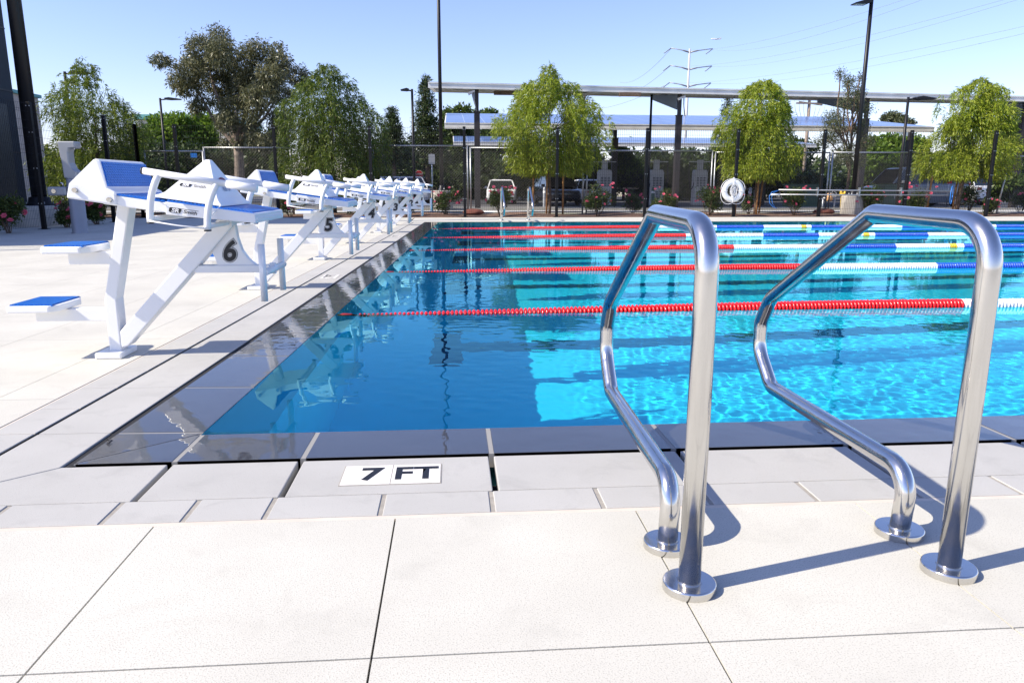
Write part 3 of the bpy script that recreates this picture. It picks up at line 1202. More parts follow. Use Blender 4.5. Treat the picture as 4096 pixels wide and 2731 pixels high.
# ------------------------------------------------------------------ lane ropes
def float_mesh():
    m = MB()
    prof = [(.012, -.0125), (.037, -.0115), (.046, -.006), (.048, 0), (.046, .006), (.037, .0115), (.012, .0125)]
    n = 14
    vs, fs = [], []
    for r, x in prof:
        for j in range(n):
            a = 2 * PI * j / n
            rr = r * (1 + (.05 if j % 2 else -.03))
            vs.append((x, rr * math.cos(a), rr * math.sin(a)))
    for i in range(len(prof) - 1):
        for j in range(n):
            fs.append((i * n + j, i * n + (j + 1) % n, (i + 1) * n + (j + 1) % n, (i + 1) * n + j))
    m.add(vs, fs, 0, True)
    return m


FM = {}
for c in ('red', 'wfloat', 'blue', 'yellow'):
    FM[c] = float_mesh().mesh('float', M[c])
RX = [-.774, -.684, -.60, -.50, -.41]
ROPES = [(5.065, 'nearest lane rope, red floats ending in white at the right rail, beside block 6'),
         (7.575, 'second nearest lane rope, red then white then blue floats, starting by block 5'),
         (10.09, 'middle lane rope of red, white and blue floats, starting by block 4'),
         (12.52, 'lane rope with a yellow float, second from the far deck'),
         (15.08, 'farthest lane rope, thin in view, running just before the far deck')]
SEG = [(4.52, 'red'), (5.89, 'wfloat'), (6.9, 'blue'), (7.70, 'wfloat'), (7.80, 'yellow'), (7.92, 'wfloat'), (8.9, 'blue'), (9.9, 'wfloat'), (11.37, 'blue'), (12.0, 'wfloat'), (13.2, 'blue'), (14.5, 'wfloat'), (15.8, 'blue'), (17, 'wfloat'), (19, 'blue'), (30, 'red')]
for ri, (y, lab) in enumerate(ROPES):
    e = empty('lane_rope', lab, 'lane rope', (0, 0, 0), 'lane ropes across the pool')
    x_w = P(CW, y - C0.y).x
    xend = 21.5

    def rope_p(x):
        t = min(max((x - x_w) / 4.2, 0), 1)
        z = -.058 * (1 - t) ** 1.8 + .001 * t
        return Vector((x, y + .02 * math.sin(.7 * x + ri) * t - .012 * (1 - t), z))
    pts = [rope_p(x_w + (xend - x_w) * (i / 60) ** 1.5) for i in range(61)]
    MB().tube(pts, .006, 6).build('cable', M['red'], e)
    # turnbuckle near the wall
    up_ = Vector((0, 0, .022))
    MB().tube([rope_p(x_w + .01) + up_, rope_p(x_w + .05) + up_, rope_p(x_w + .10) + up_, rope_p(x_w + .15)], [.022, .034, .030, .014], 12).build('tensioner', M['tension'], e)
    fl = []
    x = x_w + .165
    while x < xend:
        gap = .0300 - .003 * min(max((x - x_w - 1.2) / 2.0, 0), 1)
        for lim, c in SEG:
            if x - x_w < lim:
                break
        fl.append((x, c))
        x += gap
    order = sorted(range(len(fl)), key=lambda i: fl[i][0] ** 2)
    keep = set(order[:100])
    rest = {}
    base = [np.array(FM['red'].vertices[i].co) for i in range(len(FM['red'].vertices))]
    for i, (x, c) in enumerate(fl):
        p = rope_p(x)
        d = (rope_p(x + .01) - p).normalized()
        if i in keep:
            o = bpy.data.objects.new('float', FM[c])
            COL.objects.link(o)
            o.parent = e
            o.location = p
            o.rotation_euler = (random.uniform(0, 6.28), -math.asin(d.z), 0)
        else:
            rest.setdefault(c, []).append((p, random.uniform(0, 6.28)))
    m = MB()
    cols = list(rest)
    fpoly = [tuple(pp.vertices) for pp in FM['red'].polygons]
    for ci, c in enumerate(cols):
        for p, ro in rest[c]:
            cr, sr = math.cos(ro), math.sin(ro)
            m.add([(p.x + v[0], p.y + v[1] * cr - v[2] * sr, p.z + v[1] * sr + v[2] * cr) for v in base], fpoly, ci, True)
    o = m.build('float_row', [M[c] for c in cols], e)
    o['kind'] = 'stuff'

# ================================================================== beyond the deck
FY = 20.30                                         # line of the black wire fence


def px_x(px, Y, py=840):
    return at(px, py, Y).x


# planting bed, path and road behind the fence
b = MB()
ys = [20.05, 20.6, 21.4, 22.2, 23.2]
xs_ = list(np.linspace(-14, 30, 89))
vs = []
for j, y in enumerate(ys):
    for x in xs_:
        vs.append((x, y + (.12 * math.sin(x * 1.7) if j == 4 else 0), -.02 + (.05 + .035 * math.sin(x * 2.3 + y) if 0 < j < 4 else -.03)))
n = len(xs_)
b.add(vs, [(j * n + i, j * n + i + 1, (j + 1) * n + i + 1, (j + 1) * n + i) for j in range(4) for i in range(n - 1)])
b.box(-15.5, -9.75, 8.5, 20.06, -.06, -.012)
struct(b.build('planting_bed', M['mulch']))
b = MB()
b.box(-14, 40, 24.1, 25.5, ground_z(25.5) - .2, ground_z(24.8) + .05)
struct(b.build('footpath', M['path']))
b = MB()
b.box(-20, 60, 25.9, 26.05, -.3, .06)
b.box(-20, 60, 33.0, 33.2, -.5, -.10)
struct(b.build('kerb', M['kerb']))
b = MB()
gy2 = [26.06, 27, 29, 31, 32.99]
b.add([(x, y, ground_z(y) + .006) for y in gy2 for x in (-60, 90)], [(2 * j, 2 * j + 1, 2 * j + 3, 2 * j + 2) for j in range(4)])
gy2 = [36.5, 38, 60, 75]
b.add([(x, y, ground_z(y) + .006) for y in gy2 for x in (-60, 90)], [(2 * j, 2 * j + 1, 2 * j + 3, 2 * j + 2) for j in range(3)])
struct(b.build('parking_lot', M['asphalt']))


# ---- black wire fence
def wire_panel(x0, x1, z0, z1, r=.0026):
    m = MB()

    def bar(a, c):
        d = (Vector(c) - Vector(a)).normalized()
        ref = Vector((0, 1, 0))
        u = d.cross(ref).normalized() * r
        w = ref * r
        p = [Vector(a) + u, Vector(a) - u * .5 + w * .87, Vector(a) - u * .5 - w * .87]
        q = [t + Vector(c) - Vector(a) for t in p]
        m.add(p + q, [(0, 1, 4, 3), (1, 2, 5, 4), (2, 0, 3, 5)])
    nv = max(1, int(round((x1 - x0) / .0508)))
    for i in range(nv + 1):
        x = x0 + (x1 - x0) * i / nv
        bar((x, 0, z0), (x, 0, z1))
    nh = int(round((z1 - z0) / .152))
    for i in range(nh + 1):
        z = z0 + (z1 - z0) * i / nh
        bar((x0, .004, z), (x1, .004, z))
    return m


def fence_run(label, pts, zt=2.33):
    e = empty('wire_fence', label, 'fence', (0, 0, 0))
    for p in pts:
        m = MB()
        m.box(p.x - .038, p.x + .038, p.y - .038, p.y + .038, -.05, zt + .03)
        po = m.build('post', M['fblack'], e, bevel=.004, seg=1)
        c = MB()
        for z in (zt - .04, zt - .52, zt - 1.18, zt - 1.84):
            for s in (-.028, .028):
                c.box(p.x + s - .009, p.x + s + .009, p.y - .046, p.y - .036, z - .009, z + .009)
        c.build('clip', M['galv'], po)
        MB().box(p.x - .08, p.x + .08, p.y - .08, p.y + .08, -.02, .008).build('foot_plate', M['fblack'], po)
    for p, q in zip(pts[:-1], pts[1:]):
        Lg = (q - p).length
        o = wire_panel(.02, Lg - .02, .06, zt).build('mesh_panel', M['fblack'], e)
        o.location = (p.x, p.y, 0)
        o.rotation_euler = (0, 0, math.atan2(q.y - p.y, q.x - p.x))
    return e


pf = [726, 1114, 1489, 1860, 2226, 2578, 2935, 3275, 3615, 3945]
ptsF = [Vector((px_x(571, FY), FY, 0))] + [Vector((px_x(p, FY), FY, 0)) for p in pf]
dxl = ptsF[-1].x - ptsF[-2].x
ptsF += [Vector((ptsF[-1].x + 2.44 * k, FY, 0)) for k in range(1, 5)]
fence_run('long black wire mesh fence behind the far deck', ptsF)
pA, pB = gp(176, 917), gp(423, 889)
left_pts = [ptsF[0].copy(), Vector((ptsF[0].x + .12, 17.85, 0)), Vector((ptsF[0].x + .2, 15.4, 0)), Vector((ptsF[0].x + .28, 12.95, 0)), Vector((ptsF[0].x + .36, 10.5, 0))]
left_pts[1].x = gp(423, 893).x
left_pts[2] = Vector((gp(178, 917).x, gp(178, 917).y, 0))
d = (left_pts[2] - left_pts[1])
left_pts[3] = left_pts[2] + d
left_pts[4] = left_pts[3] + d
fence_run('shorter black wire mesh fence running along the left side of the deck', left_pts)


# ---- chain-link panels behind it
def chain_panel(name_lab, p, q, z0, z1, group, lean=0.):
    e = empty('chain_link_panel', name_lab, 'fence panel', (p.x, p.y, 0), group, math.atan2(q.y - p.y, q.x - p.x))
    Lg = (Vector((q.x, q.y, 0)) - Vector((p.x, p.y, 0))).length
    for x in (0, Lg):
        MB().tube([(x, 0, z0 - .15), (x + lean * (z1 - z0), 0, z1 + .02)], .024, 8).build('post', M['galv'], e)
    MB().tube([(lean * (z1 - z0), 0, z1), (Lg + lean * (z1 - z0), 0, z1 + .012)], .021, 8).build('top_rail', M['galv'], e)
    MB().tube([(0, 0, z0 + .02), (Lg, 0, z0 + .02)], .017, 8).build('bottom_rail', M['galv'], e)
    m = MB()
    s = .085
    hgt = z1 - z0 - .06
    r = .0013

    def bar(a, c):
        a, c = Vector(a), Vector(c)
        d = (c - a).normalized()
        u = Vector((0, 1, 0)) * r
        w = d.cross(Vector((0, 1, 0))) * r
        pp = [a + w, a - w * .5 + u * .87, a - w * .5 - u * .87]
        m.add(pp + [t + c - a for t in pp], [(0, 1, 4, 3), (1, 2, 5, 4), (2, 0, 3, 5)])
    n = int((Lg + hgt) / s)
    for i in range(n):
        for sgn in (1, -1):
            x0 = i * s - hgt
            xa, xb = x0, x0 + hgt
            za, zb = 0., hgt
            if xa < 0:
                za += -xa
                xa = 0
            if xb > Lg:
                zb -= xb - Lg
                xb = Lg
            if zb - za < .02:
                continue
            if sgn > 0:
                bar((xa + lean * za, 0, z0 + .04 + za), (xb + lean * zb, 0, z0 + .04 + zb))
            else:
                bar((Lg - xa + lean * za, 0, z0 + .04 + za), (Lg - xb + lean * zb, 0, z0 + .04 + zb))
    m.build('chain_mesh', M['chain'], e)
    return e


CL = 'temporary chain link panels behind the black fence'
cy_ = 22.4
for lab, xa, xb, ytop, dy in (
        ('chain link panel with a small blue tag, farthest left, behind starting block 6', 600, 830, 606, -.4),
        ('chain link panel left of the dense green willow, in front of the big gum tree', 835, 1175, 592, 0),
        ('chain link panel between the dense green willow and the tall centre light pole', 1500, 1872, 584, .2),
        ('chain link panel in front of the parked white sedan', 1884, 2330, 593, .1),
        ('chain link panel before the two tall grey chargers, left of the life ring', 2345, 2838, 604, .3),
        ('chain link panel behind the hanging white life ring', 2850, 3300, 611, 0),
        ('chain link panel behind the rescue poles, in front of the grey van', 3312, 3700, 611, -.15),
        ('chain link panel leaning to the right at the far right fence post', 3985, 4300, 626, -.9)):
    Yp = cy_ + dy
    a, c = at(xa, 840, Yp), at(xb, 840, Yp + .1)
    zt_ = at((xa + xb) / 2, ytop, Yp).z
    chain_panel(lab, a, c, .04, zt_, CL, .13 if 'leaning' in lab else 0.)
a = at(775, 622, 21.95)
m = MB()
m.box(-.085, .085, -.004, .004, -.06, .06)
tg = m.build('tag', M['hoopblue'])
tg.location = (a.x, a.y, a.z)
tag(tg, 'small blue tag hanging on the chain link panel behind block 6', 'tag')

for px_, py_, lab in ((1893, 843, 'red brown sandbag at the foot of the fence left of the white sedan'), (3296, 853, 'dark red sandbag beside the round concrete pole base')):
    c = at(px_, py_, 21.6)
    bm = bmesh.new()
    bmesh.ops.create_icosphere(bm, subdivisions=3, radius=1)
    for v in bm.verts:
        n_ = mnoise.noise(v.co * 1.6 + Vector((px_, 0, 0)))
        v.co = Vector((v.co.x * .33, v.co.y * .2, v.co.z * (.11 if v.co.z > 0 else .06))) * (1 + .18 * n_)
    me = bpy.data.meshes.new('sandbag')
    bm.to_mesh(me)
    bm.free()
    me.polygons.foreach_set('use_smooth', [True] * len(me.polygons))
    me.materials.append(M['tarp'])
    o = bpy.data.objects.new('sandbag', me)
    COL.objects.link(o)
    o.location = (c.x, c.y, .07)
    tag(o, lab, 'sandbag', 'sandbags holding the panels down')


# ------------------------------------------------------------------ light poles
def big_pole(label, x, y, z_base, hb, rb, r0, r1, ztop, head_z=None, z_ground=-.1):
    e = empty('light_pole', label, 'light pole', (x, y, 0), 'tall dark light poles round the pool')
    m = MB()
    m.lathe([(rb, z_ground), (rb, hb - .02), (rb - .02, hb)], (0, 0, 0), 32)
    m.build('concrete_base', M['conc'] if y > 18 else M['conc_lt'], e)
    m = MB()
    m.tube([(0, 0, hb), (0, 0, ztop)], r0, 20, r2=r1)
    m.lathe([(r0 * 2.0, hb), (r0 * 2.0, hb + .03), (r0 * 1.5, hb + .05), (r0 * 1.35, hb + .16), (r0, hb + .18)], (0, 0, 0), 20)
    m.build('pole', M['black'], e)
    b_ = MB()
    for k in range(4):
        a_ = PI / 4 + k * PI / 2
        b_.tube([(r0 * 1.7 * math.cos(a_), r0 * 1.7 * math.sin(a_), hb), (r0 * 1.7 * math.cos(a_), r0 * 1.7 * math.sin(a_), hb + .08)], .015, 8)
    b_.build('anchor_bolt', M['galv'], e)
    if head_z:
        h = MB()
        h.prism_y([(-.05, head_z + .10), (-.10, head_z + .10), (-.52, head_z - .02), (-.54, head_z - .05), (-.16, head_z - .05), (-.05, head_z + .0)], -.13, .13)
        hd = h.build('lamp_head', M['black'], e, bevel=.01)
        MB().box(-.50, -.20, -.10, .10, head_z - .058, head_z - .0505).build('lamp_lens', M['lens'], hd)
    return e


c = at(1768, 790, 26.0)
big_pole('tall thin dark light pole right of the starting blocks, cut off by the photo top', c.x, 26.0, 0, at(1768, 762, 26).z, .37, .066, .050, 9.5, z_ground=-.2)
c = at(3410, 800, 21.0)
big_pole('tall dark light pole with lamp head on a concrete drum by the rescue poles', c.x, 21.0, 0, at(3410, 783, 21).z, .31, .066, .05, 6.3, at(3440, 12, 21).z)
c = at(165, 850, 16.3)
big_pole('thick dark light pole on a pale drum before the dark building', c.x, 16.3, 0, at(165, 822, 16.3).z, .52, .145, .105, 10.5)


def lot_lamp(label, px, ytop, D, hd=1, r=.055):
    p = at(px, ytop, D)
    zb = ground_z(D) - .1
    e = empty('parking_lamp', label, 'street lamp', (p.x, D, 0), 'slim dark lamps of the parking lot')
    MB().tube([(0, 0, zb), (0, 0, p.z)], r * 1.15, 12, r2=r * .9).build('pole', M['black'], e)
    h = MB()
    a_ = .95 * hd
    h.tube([(0, 0, p.z - .08), (hd * .30, 0, p.z - .05)], .03, 8)
    h.prism_y([(hd * .25, p.z + .0), (hd * .45, p.z + .03), (a_, p.z - .035), (a_, p.z - .07), (hd * .45, p.z - .085), (hd * .25, p.z - .07)], -.16, .16)
    h.build('lamp_head', M['black'], e)
    return e


lot_lamp('slim dark lamp with head to the right, rising behind the left willow', 258, 287, 30)
lot_lamp('slim dark lamp with head to the right, left of the big gum tree', 640, 393, 38)
lot_lamp('small slim dark lamp in front of the gum tree trunk', 875, 463, 50)
lot_lamp('slim dark lamp beside the pine tree, left of the centre light pole', 1648, 357, 33, -.5)
lot_lamp('slim dark lamp under the large solar canopy, left of the life ring', 2607, 369, 30, 1, .05)
lot_lamp('slim dark lamp leaning by the right fence, left of the right-hand willow', 3634, 389, 26, 1, .05)


# ------------------------------------------------------------------ solar canopies
def canopy(label, xl, xr, Dn, zn, slope, depth, posts, post_w, thick=.10, fascia=.0, dD=0., collar=True, zpost=None):
    """xl, xr: ends at the near edge; posts: list of x; D grows by dD per metre of x"""
    e = empty('solar_canopy', label, 'solar canopy', (xl, Dn, 0), 'solar canopies over the parking lot')
    Lg = xr - xl
    yy = lambda x, d: dD * x + d
    m = MB()
    q = [(0, yy(0, 0), zn), (Lg, yy(Lg, 0), zn), (Lg, yy(Lg, depth), zn + slope * depth), (0, yy(0, depth), zn + slope * depth)]
    top = [(x, y, z + .04) for x, y, z in q]
    m.hexa(q + top, 0)
    pan = MB()
    e_ = .05
    q2 = [(0 + e_, yy(e_, e_), zn + .046 + slope * e_), (Lg - e_, yy(Lg - e_, e_), zn + .046 + slope * e_), (Lg - e_, yy(Lg - e_, depth - e_), zn + .046 + slope * (depth - e_)), (e_, yy(e_, depth - e_), zn + .046 + slope * (depth - e_))]
    m.build('deck_frame', M['canopy_under'], e)
    pan.add(q2, [(0, 1, 2, 3)])
    pan.build('solar_panel', M['solar'], e)
    # purlins under the panels
    m = MB()
    k = 5 if fascia < .1 else 3
    for i in range(k):
        d_ = .02 + (depth - .15) * i / (k - 1)
        h = max(fascia, .16) if i == 0 else .16
        z = zn + slope * d_
        m.hexa([(0, yy(0, d_), z - h), (Lg, yy(Lg, d_), z - h), (Lg, yy(Lg, d_ + .08), z - h), (0, yy(0, d_ + .08), z - h),
                (0, yy(0, d_), z - .002), (Lg, yy(Lg, d_), z - .002), (Lg, yy(Lg, d_ + .08), z - .002), (0, yy(0, d_ + .08), z - .002)])
    m.build('purlins', M['canopy_under'], e)
    for x, dp in posts:
        x = x - xl
        y0 = yy(x, dp)
        zb = zn + slope * dp
        po = MB()
        w = post_w / 2
        zc = zb - .95
        po.box(x - w, x + w, y0 - w, y0 + w, -.5, zc)
        po.box(x - w * 1.25, x + w * 1.25, y0 - w * 1.25, y0 + w * 1.25, zc, zc + .03)
        po.box(x - w * .62, x + w * .62, y0 - w * .62, y0 + w * .62, zc + .03, zb - .005)
        po.build('post', M['canopy_post'], e)
        bm_ = MB()
        y1 = y0 + min(4.0, depth - dp - .4)
        z0, z1 = zb - .17, zn + slope * (y1 - yy(x, 0)) - .17
        bm_.hexa([(x - .07, y0 + .1, z0 - .55), (x + .07, y0 + .1, z0 - .55), (x + .07, y1, z1 - .15), (x - .07, y1, z1 - .15),
                  (x - .07, y0 + .1, z0), (x + .07, y0 + .1, z0), (x + .07, y1, z1), (x - .07, y1, z1)])
        bm_.build('beam', M['beam'], e)
    return e


# the large front canopy; its underside shows from the pool
Dn = 27.0
xl, xr = at(1712, 331, Dn).x, 27.5
zl = at(1712, 333, Dn).z
cps = [(at(1908, 395, 27.3).x, .35), (at(2730, 400, 27.8).x, .35), (at(3497, 414, 28.3).x, .35), (at(3497, 414, 28.3).x + 7, .35)]
front = canopy('large front solar canopy on three thick dark posts, seen from below', xl, xr, Dn, zl, .10, 8.5, cps, .20, dD=.085)
# wiring and floodlights under it
for (x0, x1, sag) in ((.4, 1.6, .14), (1.7, 3.0, .05), (5.2, 6.0, .16), (9.5, 11, .1), (15, 16.3, .1)):
    pts = [(x0 + (x1 - x0) * i / 8, .25 + .085 * (x0 + (x1 - x0) * i / 8), zl - .01 - sag * math.sin(PI * i / 8)) for i in range(9)]
    MB().tube(pts, .016, 6).build('cable', M['cap'], front)
for px_, py_ in ((1886, 374), (2727, 395)):
    c = at(px_, py_, 27.2)
    m = MB()
    m.prism_y([(-.13, .02), (.1, .10), (.12, .05), (-.10, -.06)], -.1, .1)
    m.tube([(.08, 0, .04), (.10, .05, -.25), (.18, .1, -.6)], .02, 6)
    o = m.build('floodlight', M['greysteel'], front)
    o.location = Vector((c.x - xl, c.y - Dn, c.z))
for px_ in (2020, 2520):
    c = at(px_, 366, 27.6)
    MB().box(c.x - xl - .4, c.x - xl + .4, c.y - Dn - .05, c.y - Dn + .05, zl - .30, zl - .16).build('junction_tray', M['bark'], front)

Dn = 38.0
xl, xr = at(1778, 500, Dn).x, at(3740, 505, Dn).x
zl = at(1800, 495, Dn).z
canopy('middle solar canopy with blue panels tilted to the pool, partly behind the willows', xl, xr, Dn, zl, .133, 10.5, [(at(2460, 560, 42).x, 4), (at(3060, 560, 42).x, 4), (at(3640, 560, 42).x, 4)], .30, fascia=.24)
Dn = 52.0
xl, xr = at(1813, 575, Dn).x, at(3270, 575, Dn).x
zl = at(1813, 570, Dn).z
canopy('rearmost and lowest solar canopy with blue panels, below the middle one', xl, xr, Dn, zl, .105, 8.5, [(at(2240, 600, 55).x, 3), (at(2900, 600, 55).x, 3)], .28, fascia=.2)


# ------------------------------------------------------------------ chargers
def charger(label, px, D):
    z1 = at(px, 640, D).z
    zb = -.20
    e = empty('charging_tower', label, 'charger', (at(px, 700, D).x, D, zb), 'tall grey charging towers')
    h = z1 - zb
    m = MB()
    m.prism_y([(-.36, 0), (.36, 0), (.36, h * .72), (.30, h * .78), (-.30, h * .78), (-.36, h * .72)], -.25, .25)
    m.build('cabinet', M['char'], e, bevel=.02)
    for za, zb_ in ((.25, .75), (1.0, 1.5)):
        v = MB()
        n = 6
        for i in range(n):
            for s in (-.24, -.06, .12):
                v.box(s, s + .13, -.262, -.252, za + (zb_ - za) * i / n, za + (zb_ - za) * (i + .6) / n)
        v.build('vent', M['chard'], e)
    m = MB()
    m.box(-.14, .14, -.12, .12, h * .78, h)
    m.build('neck', M['char'], e, bevel=.01)
    m = MB()
    m.beam((-.62, 0, h - .10), (.62, 0, h - .10), .05, .05)
    m.build('cable_arm', M['char'], e)
    for s in (-1, 1):
        pts = [Vector((s * .6, 0, h - .12)), Vector((s * .62, -.05, h * .62)), Vector((s * .52, -.12, h * .3)), Vector((s * .40, -.2, h * .42)), Vector((s * .36, -.2, h * .5))]
        MB().tube(fillet(pts, .25, 5), .022, 8).build('charging_cable', M['cap'], e)
    return e


charger('tall grey charging tower just right of the yellow-green willow at the centre', 2418, 40)
charger('tall grey charging tower in the middle of the three, by the slim lamp', 2625, 40)
charger('tall grey charging tower nearest the life ring', 2799, 40)


# ------------------------------------------------------------------ vehicles
def car(label, p, rz, paint, Lc=4.6, Wc=1.82, Hc=1.46, kind='sedan'):
    e = empty('parked_car' if kind != 'van' else 'parked_van', label, 'car' if kind != 'van' else 'van', p, 'vehicles parked beyond the fence', rz)
    hw = Wc / 2
    # stations along the length: x, belt z, half width at belt, lower z
    belt = .62 * Hc if kind == 'sedan' else .60 * Hc
    st = [(-Lc / 2, .40, belt - .16, .86), (-Lc / 2 + .12, .26, belt - .02, .95), (-Lc / 2 + .55, .22, belt, 1.0), (0, .2, belt, 1.0), (Lc / 2 - 1.1, .22, belt - .04, 1.0), (Lc / 2 - .35, .24, belt - .16, .95), (Lc / 2, .36, belt - .28, .80)]
    m = MB()
    vs = []
    for x, zl_, zb, w in st:
        vs += [(x, -hw * w * .94, zl_), (x, -hw * w, zl_ + .25), (x, -hw * w * .985, zb - .06), (x, -hw * w * .90, zb), (x, hw * w * .90, zb), (x, hw * w * .985, zb - .06), (x, hw * w, zl_ + .25), (x, hw * w * .94, zl_)]
    fs = [tuple(range(7, -1, -1)), tuple(range(len(vs) - 8, len(vs)))]
    for i in range(len(st) - 1):
        for j in range(8):
            fs.append((i * 8 + j, i * 8 + (j + 1) % 8, (i + 1) * 8 + (j + 1) % 8, (i + 1) * 8 + j))
    m.add(vs, fs, 0, True)
    m.build('body', paint, e, bevel=.02)
    if kind == 'sedan':
        gs = (-Lc / 2 + .50, -Lc / 2 + 1.25, .35, Lc / 2 - 1.15)
    elif kind == 'suv':
        gs = (-Lc / 2 + .12, -Lc / 2 + .5, .5, Lc / 2 - 1.05)
    else:
        gs = (-Lc / 2 + .05, -Lc / 2 + .25, Lc / 2 - 1.5, Lc / 2 - .75)
    x0, x1, x2, x3 = gs
    zb, zr = belt - .01, Hc
    w0, w1 = hw * .90, hw * .72
    m = MB()
    vs = [(x0, -w0, zb), (x3, -w0, zb), (x3, w0, zb), (x0, w0, zb), (x1, -w1, zr - .06), (x2, -w1, zr - .06), (x2, w1, zr - .06), (x1, w1, zr - .06)]
    m.hexa(vs)
    m.build('windows', M['carglass'], e, bevel=.02)
    m = MB()
    m.hexa([(x1 - .06, -w1 - .02, zr - .075), (x2 + .06, -w1 - .02, zr - .075), (x2 + .06, w1 + .02, zr - .075), (x1 - .06, w1 + .02, zr - .075),
            (x1 + .12, -w1 * .85, zr), (x2 - .12, -w1 * .85, zr), (x2 - .12, w1 * .85, zr), (x1 + .12, w1 * .85, zr)])
    for s in (-1, 1):
        for a, c in (((x0, w0), (x1, w1)), ((x3, w0), (x2, w1))):
            m.beam((a[0], s * a[1], zb), (c[0], s * c[1], zr - .05), .07, .07)
        xm = (x1 + x2) / 2
        m.beam((xm, s * (w0 + .004), zb), (xm, s * (w1 + .004), zr - .05), .03, .06)
    m.build('roof', paint, e, bevel=.015)
    for x in (-Lc / 2 + .85, Lc / 2 - .85):
        for s in (-1, 1):
            wv = MB()
            wv.tube([(x, s * (hw - .19), .33), (x, s * (hw - .005), .33)], .33, 20)
            wo = wv.build('wheel', M['tyre'], e)
            MB().tube([(x, s * (hw - .02), .33), (x, s * (hw + .008), .33)], .21, 16).build('rim', M['rim'], wo)
    for s in (-1, 1):
        MB().box(-Lc / 2 - .012, -Lc / 2 + .12, s * hw * .55 - .17, s * hw * .55 + .17, belt - .27, belt - .12).build('tail_light', M['taillight'], e)
        MB().box(Lc / 2 - .28, Lc / 2 - .03, s * hw * .55 - .16, s * hw * .55 + .16, belt - .38, belt - .27).build('headlight', M['lens'], e)
        MB().box(x2 + .2, x2 + .32, s * (hw + .02) - .09, s * (hw + .02) + .09, belt + .02, belt + .16).build('side_mirror', paint, e)
    MB().box(-Lc / 2 - .016, -Lc / 2 + .02, -.26, .26, .55, .68).build('number_plate', M['signwhite'], e)
    MB().box(-Lc / 2 - .03, -Lc / 2 + .1, -hw * .8, hw * .8, .34, .42).build('bumper', M['cap'], e)
    return e


def cpos(px, D, dz=0):
    p = at(px, 800, D)
    return (p.x, D, ground_z(D) + .01 + dz)


car('white sedan seen from behind, parked left of the yellow-green willow trunk', cpos(2004, 47), PI / 2 - .05, M['carwhite'])
car('dark blue black sport utility car behind the yellow-green willow trunk', cpos(2225, 44), -PI / 2 + .12, M['cardark'], 4.7, 1.95, 1.72, 'suv')
car('white hatchback with red tail light, half hidden right of the dark car', cpos(2345, 50), PI / 2 + .1, M['carwhite'], 4.3, 1.8, 1.5, 'suv')
car('white pickup like car behind the last starting blocks, left of the centre light pole', cpos(1560, 46), PI - .15, M['carwhite'], 5.2, 1.9, 1.62, 'suv')
car('grey panel van behind the rescue poles on the right', cpos(3650, 40), PI + .12, M['cargrey'], 5.6, 2.0, 2.1, 'van')
car('white van half hidden by the trunk of the right-hand willow', cpos(3790, 44), PI / 2 + .3, M['carwhite'], 4.8, 1.9, 1.95, 'suv')

# ------------------------------------------------------------------ signs and small street furniture
def sign_post(x, y, z1, z0=-.3, r=.025, parent=None):
    return MB().tube([(x, y, z0), (x, y, z1)], r, 8).build('post', M['galv'], parent)


c = at(1676, 698, 48)
e = empty('stop_sign', 'red octagonal stop sign behind the last starting block, partly behind a slim lamp', 'sign', (c.x, c.y, c.z))
m = MB()
ang = [PI / 8 + k * PI / 4 for k in range(8)]
Rs = .27
m.prism_y([(Rs * math.cos(a), Rs * math.sin(a)) for a in ang], -.01, .01)
m.build('sign_plate', M['signwhite'], e)
m = MB()
m.prism_y([(Rs * .92 * math.cos(a), Rs * .92 * math.sin(a)) for a in ang], -.014, -.011)
m.build('sign_face', M['signred'], e)
text_obj('lettering', 'STOP', .19, (0, -.0165, 0), (PI / 2, 0, 0), M['signwhite'], e, offset=.003)
MB().tube([(0, .03, -c.z - .3), (0, .03, .1)], .03, 8).build('post', M['galv'], e)
c = at(1727, 637, 23.8)
e = empty('sign_panel', 'grey back of a small sign on a thin post left of the centre light pole', 'sign', (c.x, c.y, c.z))
MB().box(-.10, .10, -.006, .006, -.15, .15).build('sign_plate', M['greysteel'], e)
MB().tube([(0, .02, -c.z), (0, .02, .16)], .02, 8).build('post', M['galv'], e)
c = at(3799, 716, 31)
e = empty('sign_panel', 'red and white warning sign on a post beside the right-hand willow trunk', 'sign', (c.x, c.y, c.z))
MB().box(-.11, .11, -.006, .006, -.20, .20).build('sign_plate', M['signred'], e)
for k, (w_, z_) in enumerate(((.075, .13), (.08, .04), (.08, -.01), (.05, -.08))):
    MB().box(-w_, w_, -.009, -.0065, z_ - .014, z_ + .014).build('sign_lettering', M['signwhite'], e)
MB().tube([(0, .02, -c.z - .2), (0, .02, .22)], .022, 8).build('post', M['galv'], e)
c = at(3827, 722, 33)
e = empty('sign_panel', 'small grey sign right of the red and white warning sign', 'sign', (c.x, c.y, c.z))
MB().box(-.09, .09, -.006, .006, -.13, .13).build('sign_plate', M['greysteel'], e)
MB().tube([(0, .02, -c.z - .2), (0, .02, .14)], .022, 8).build('post', M['galv'], e)

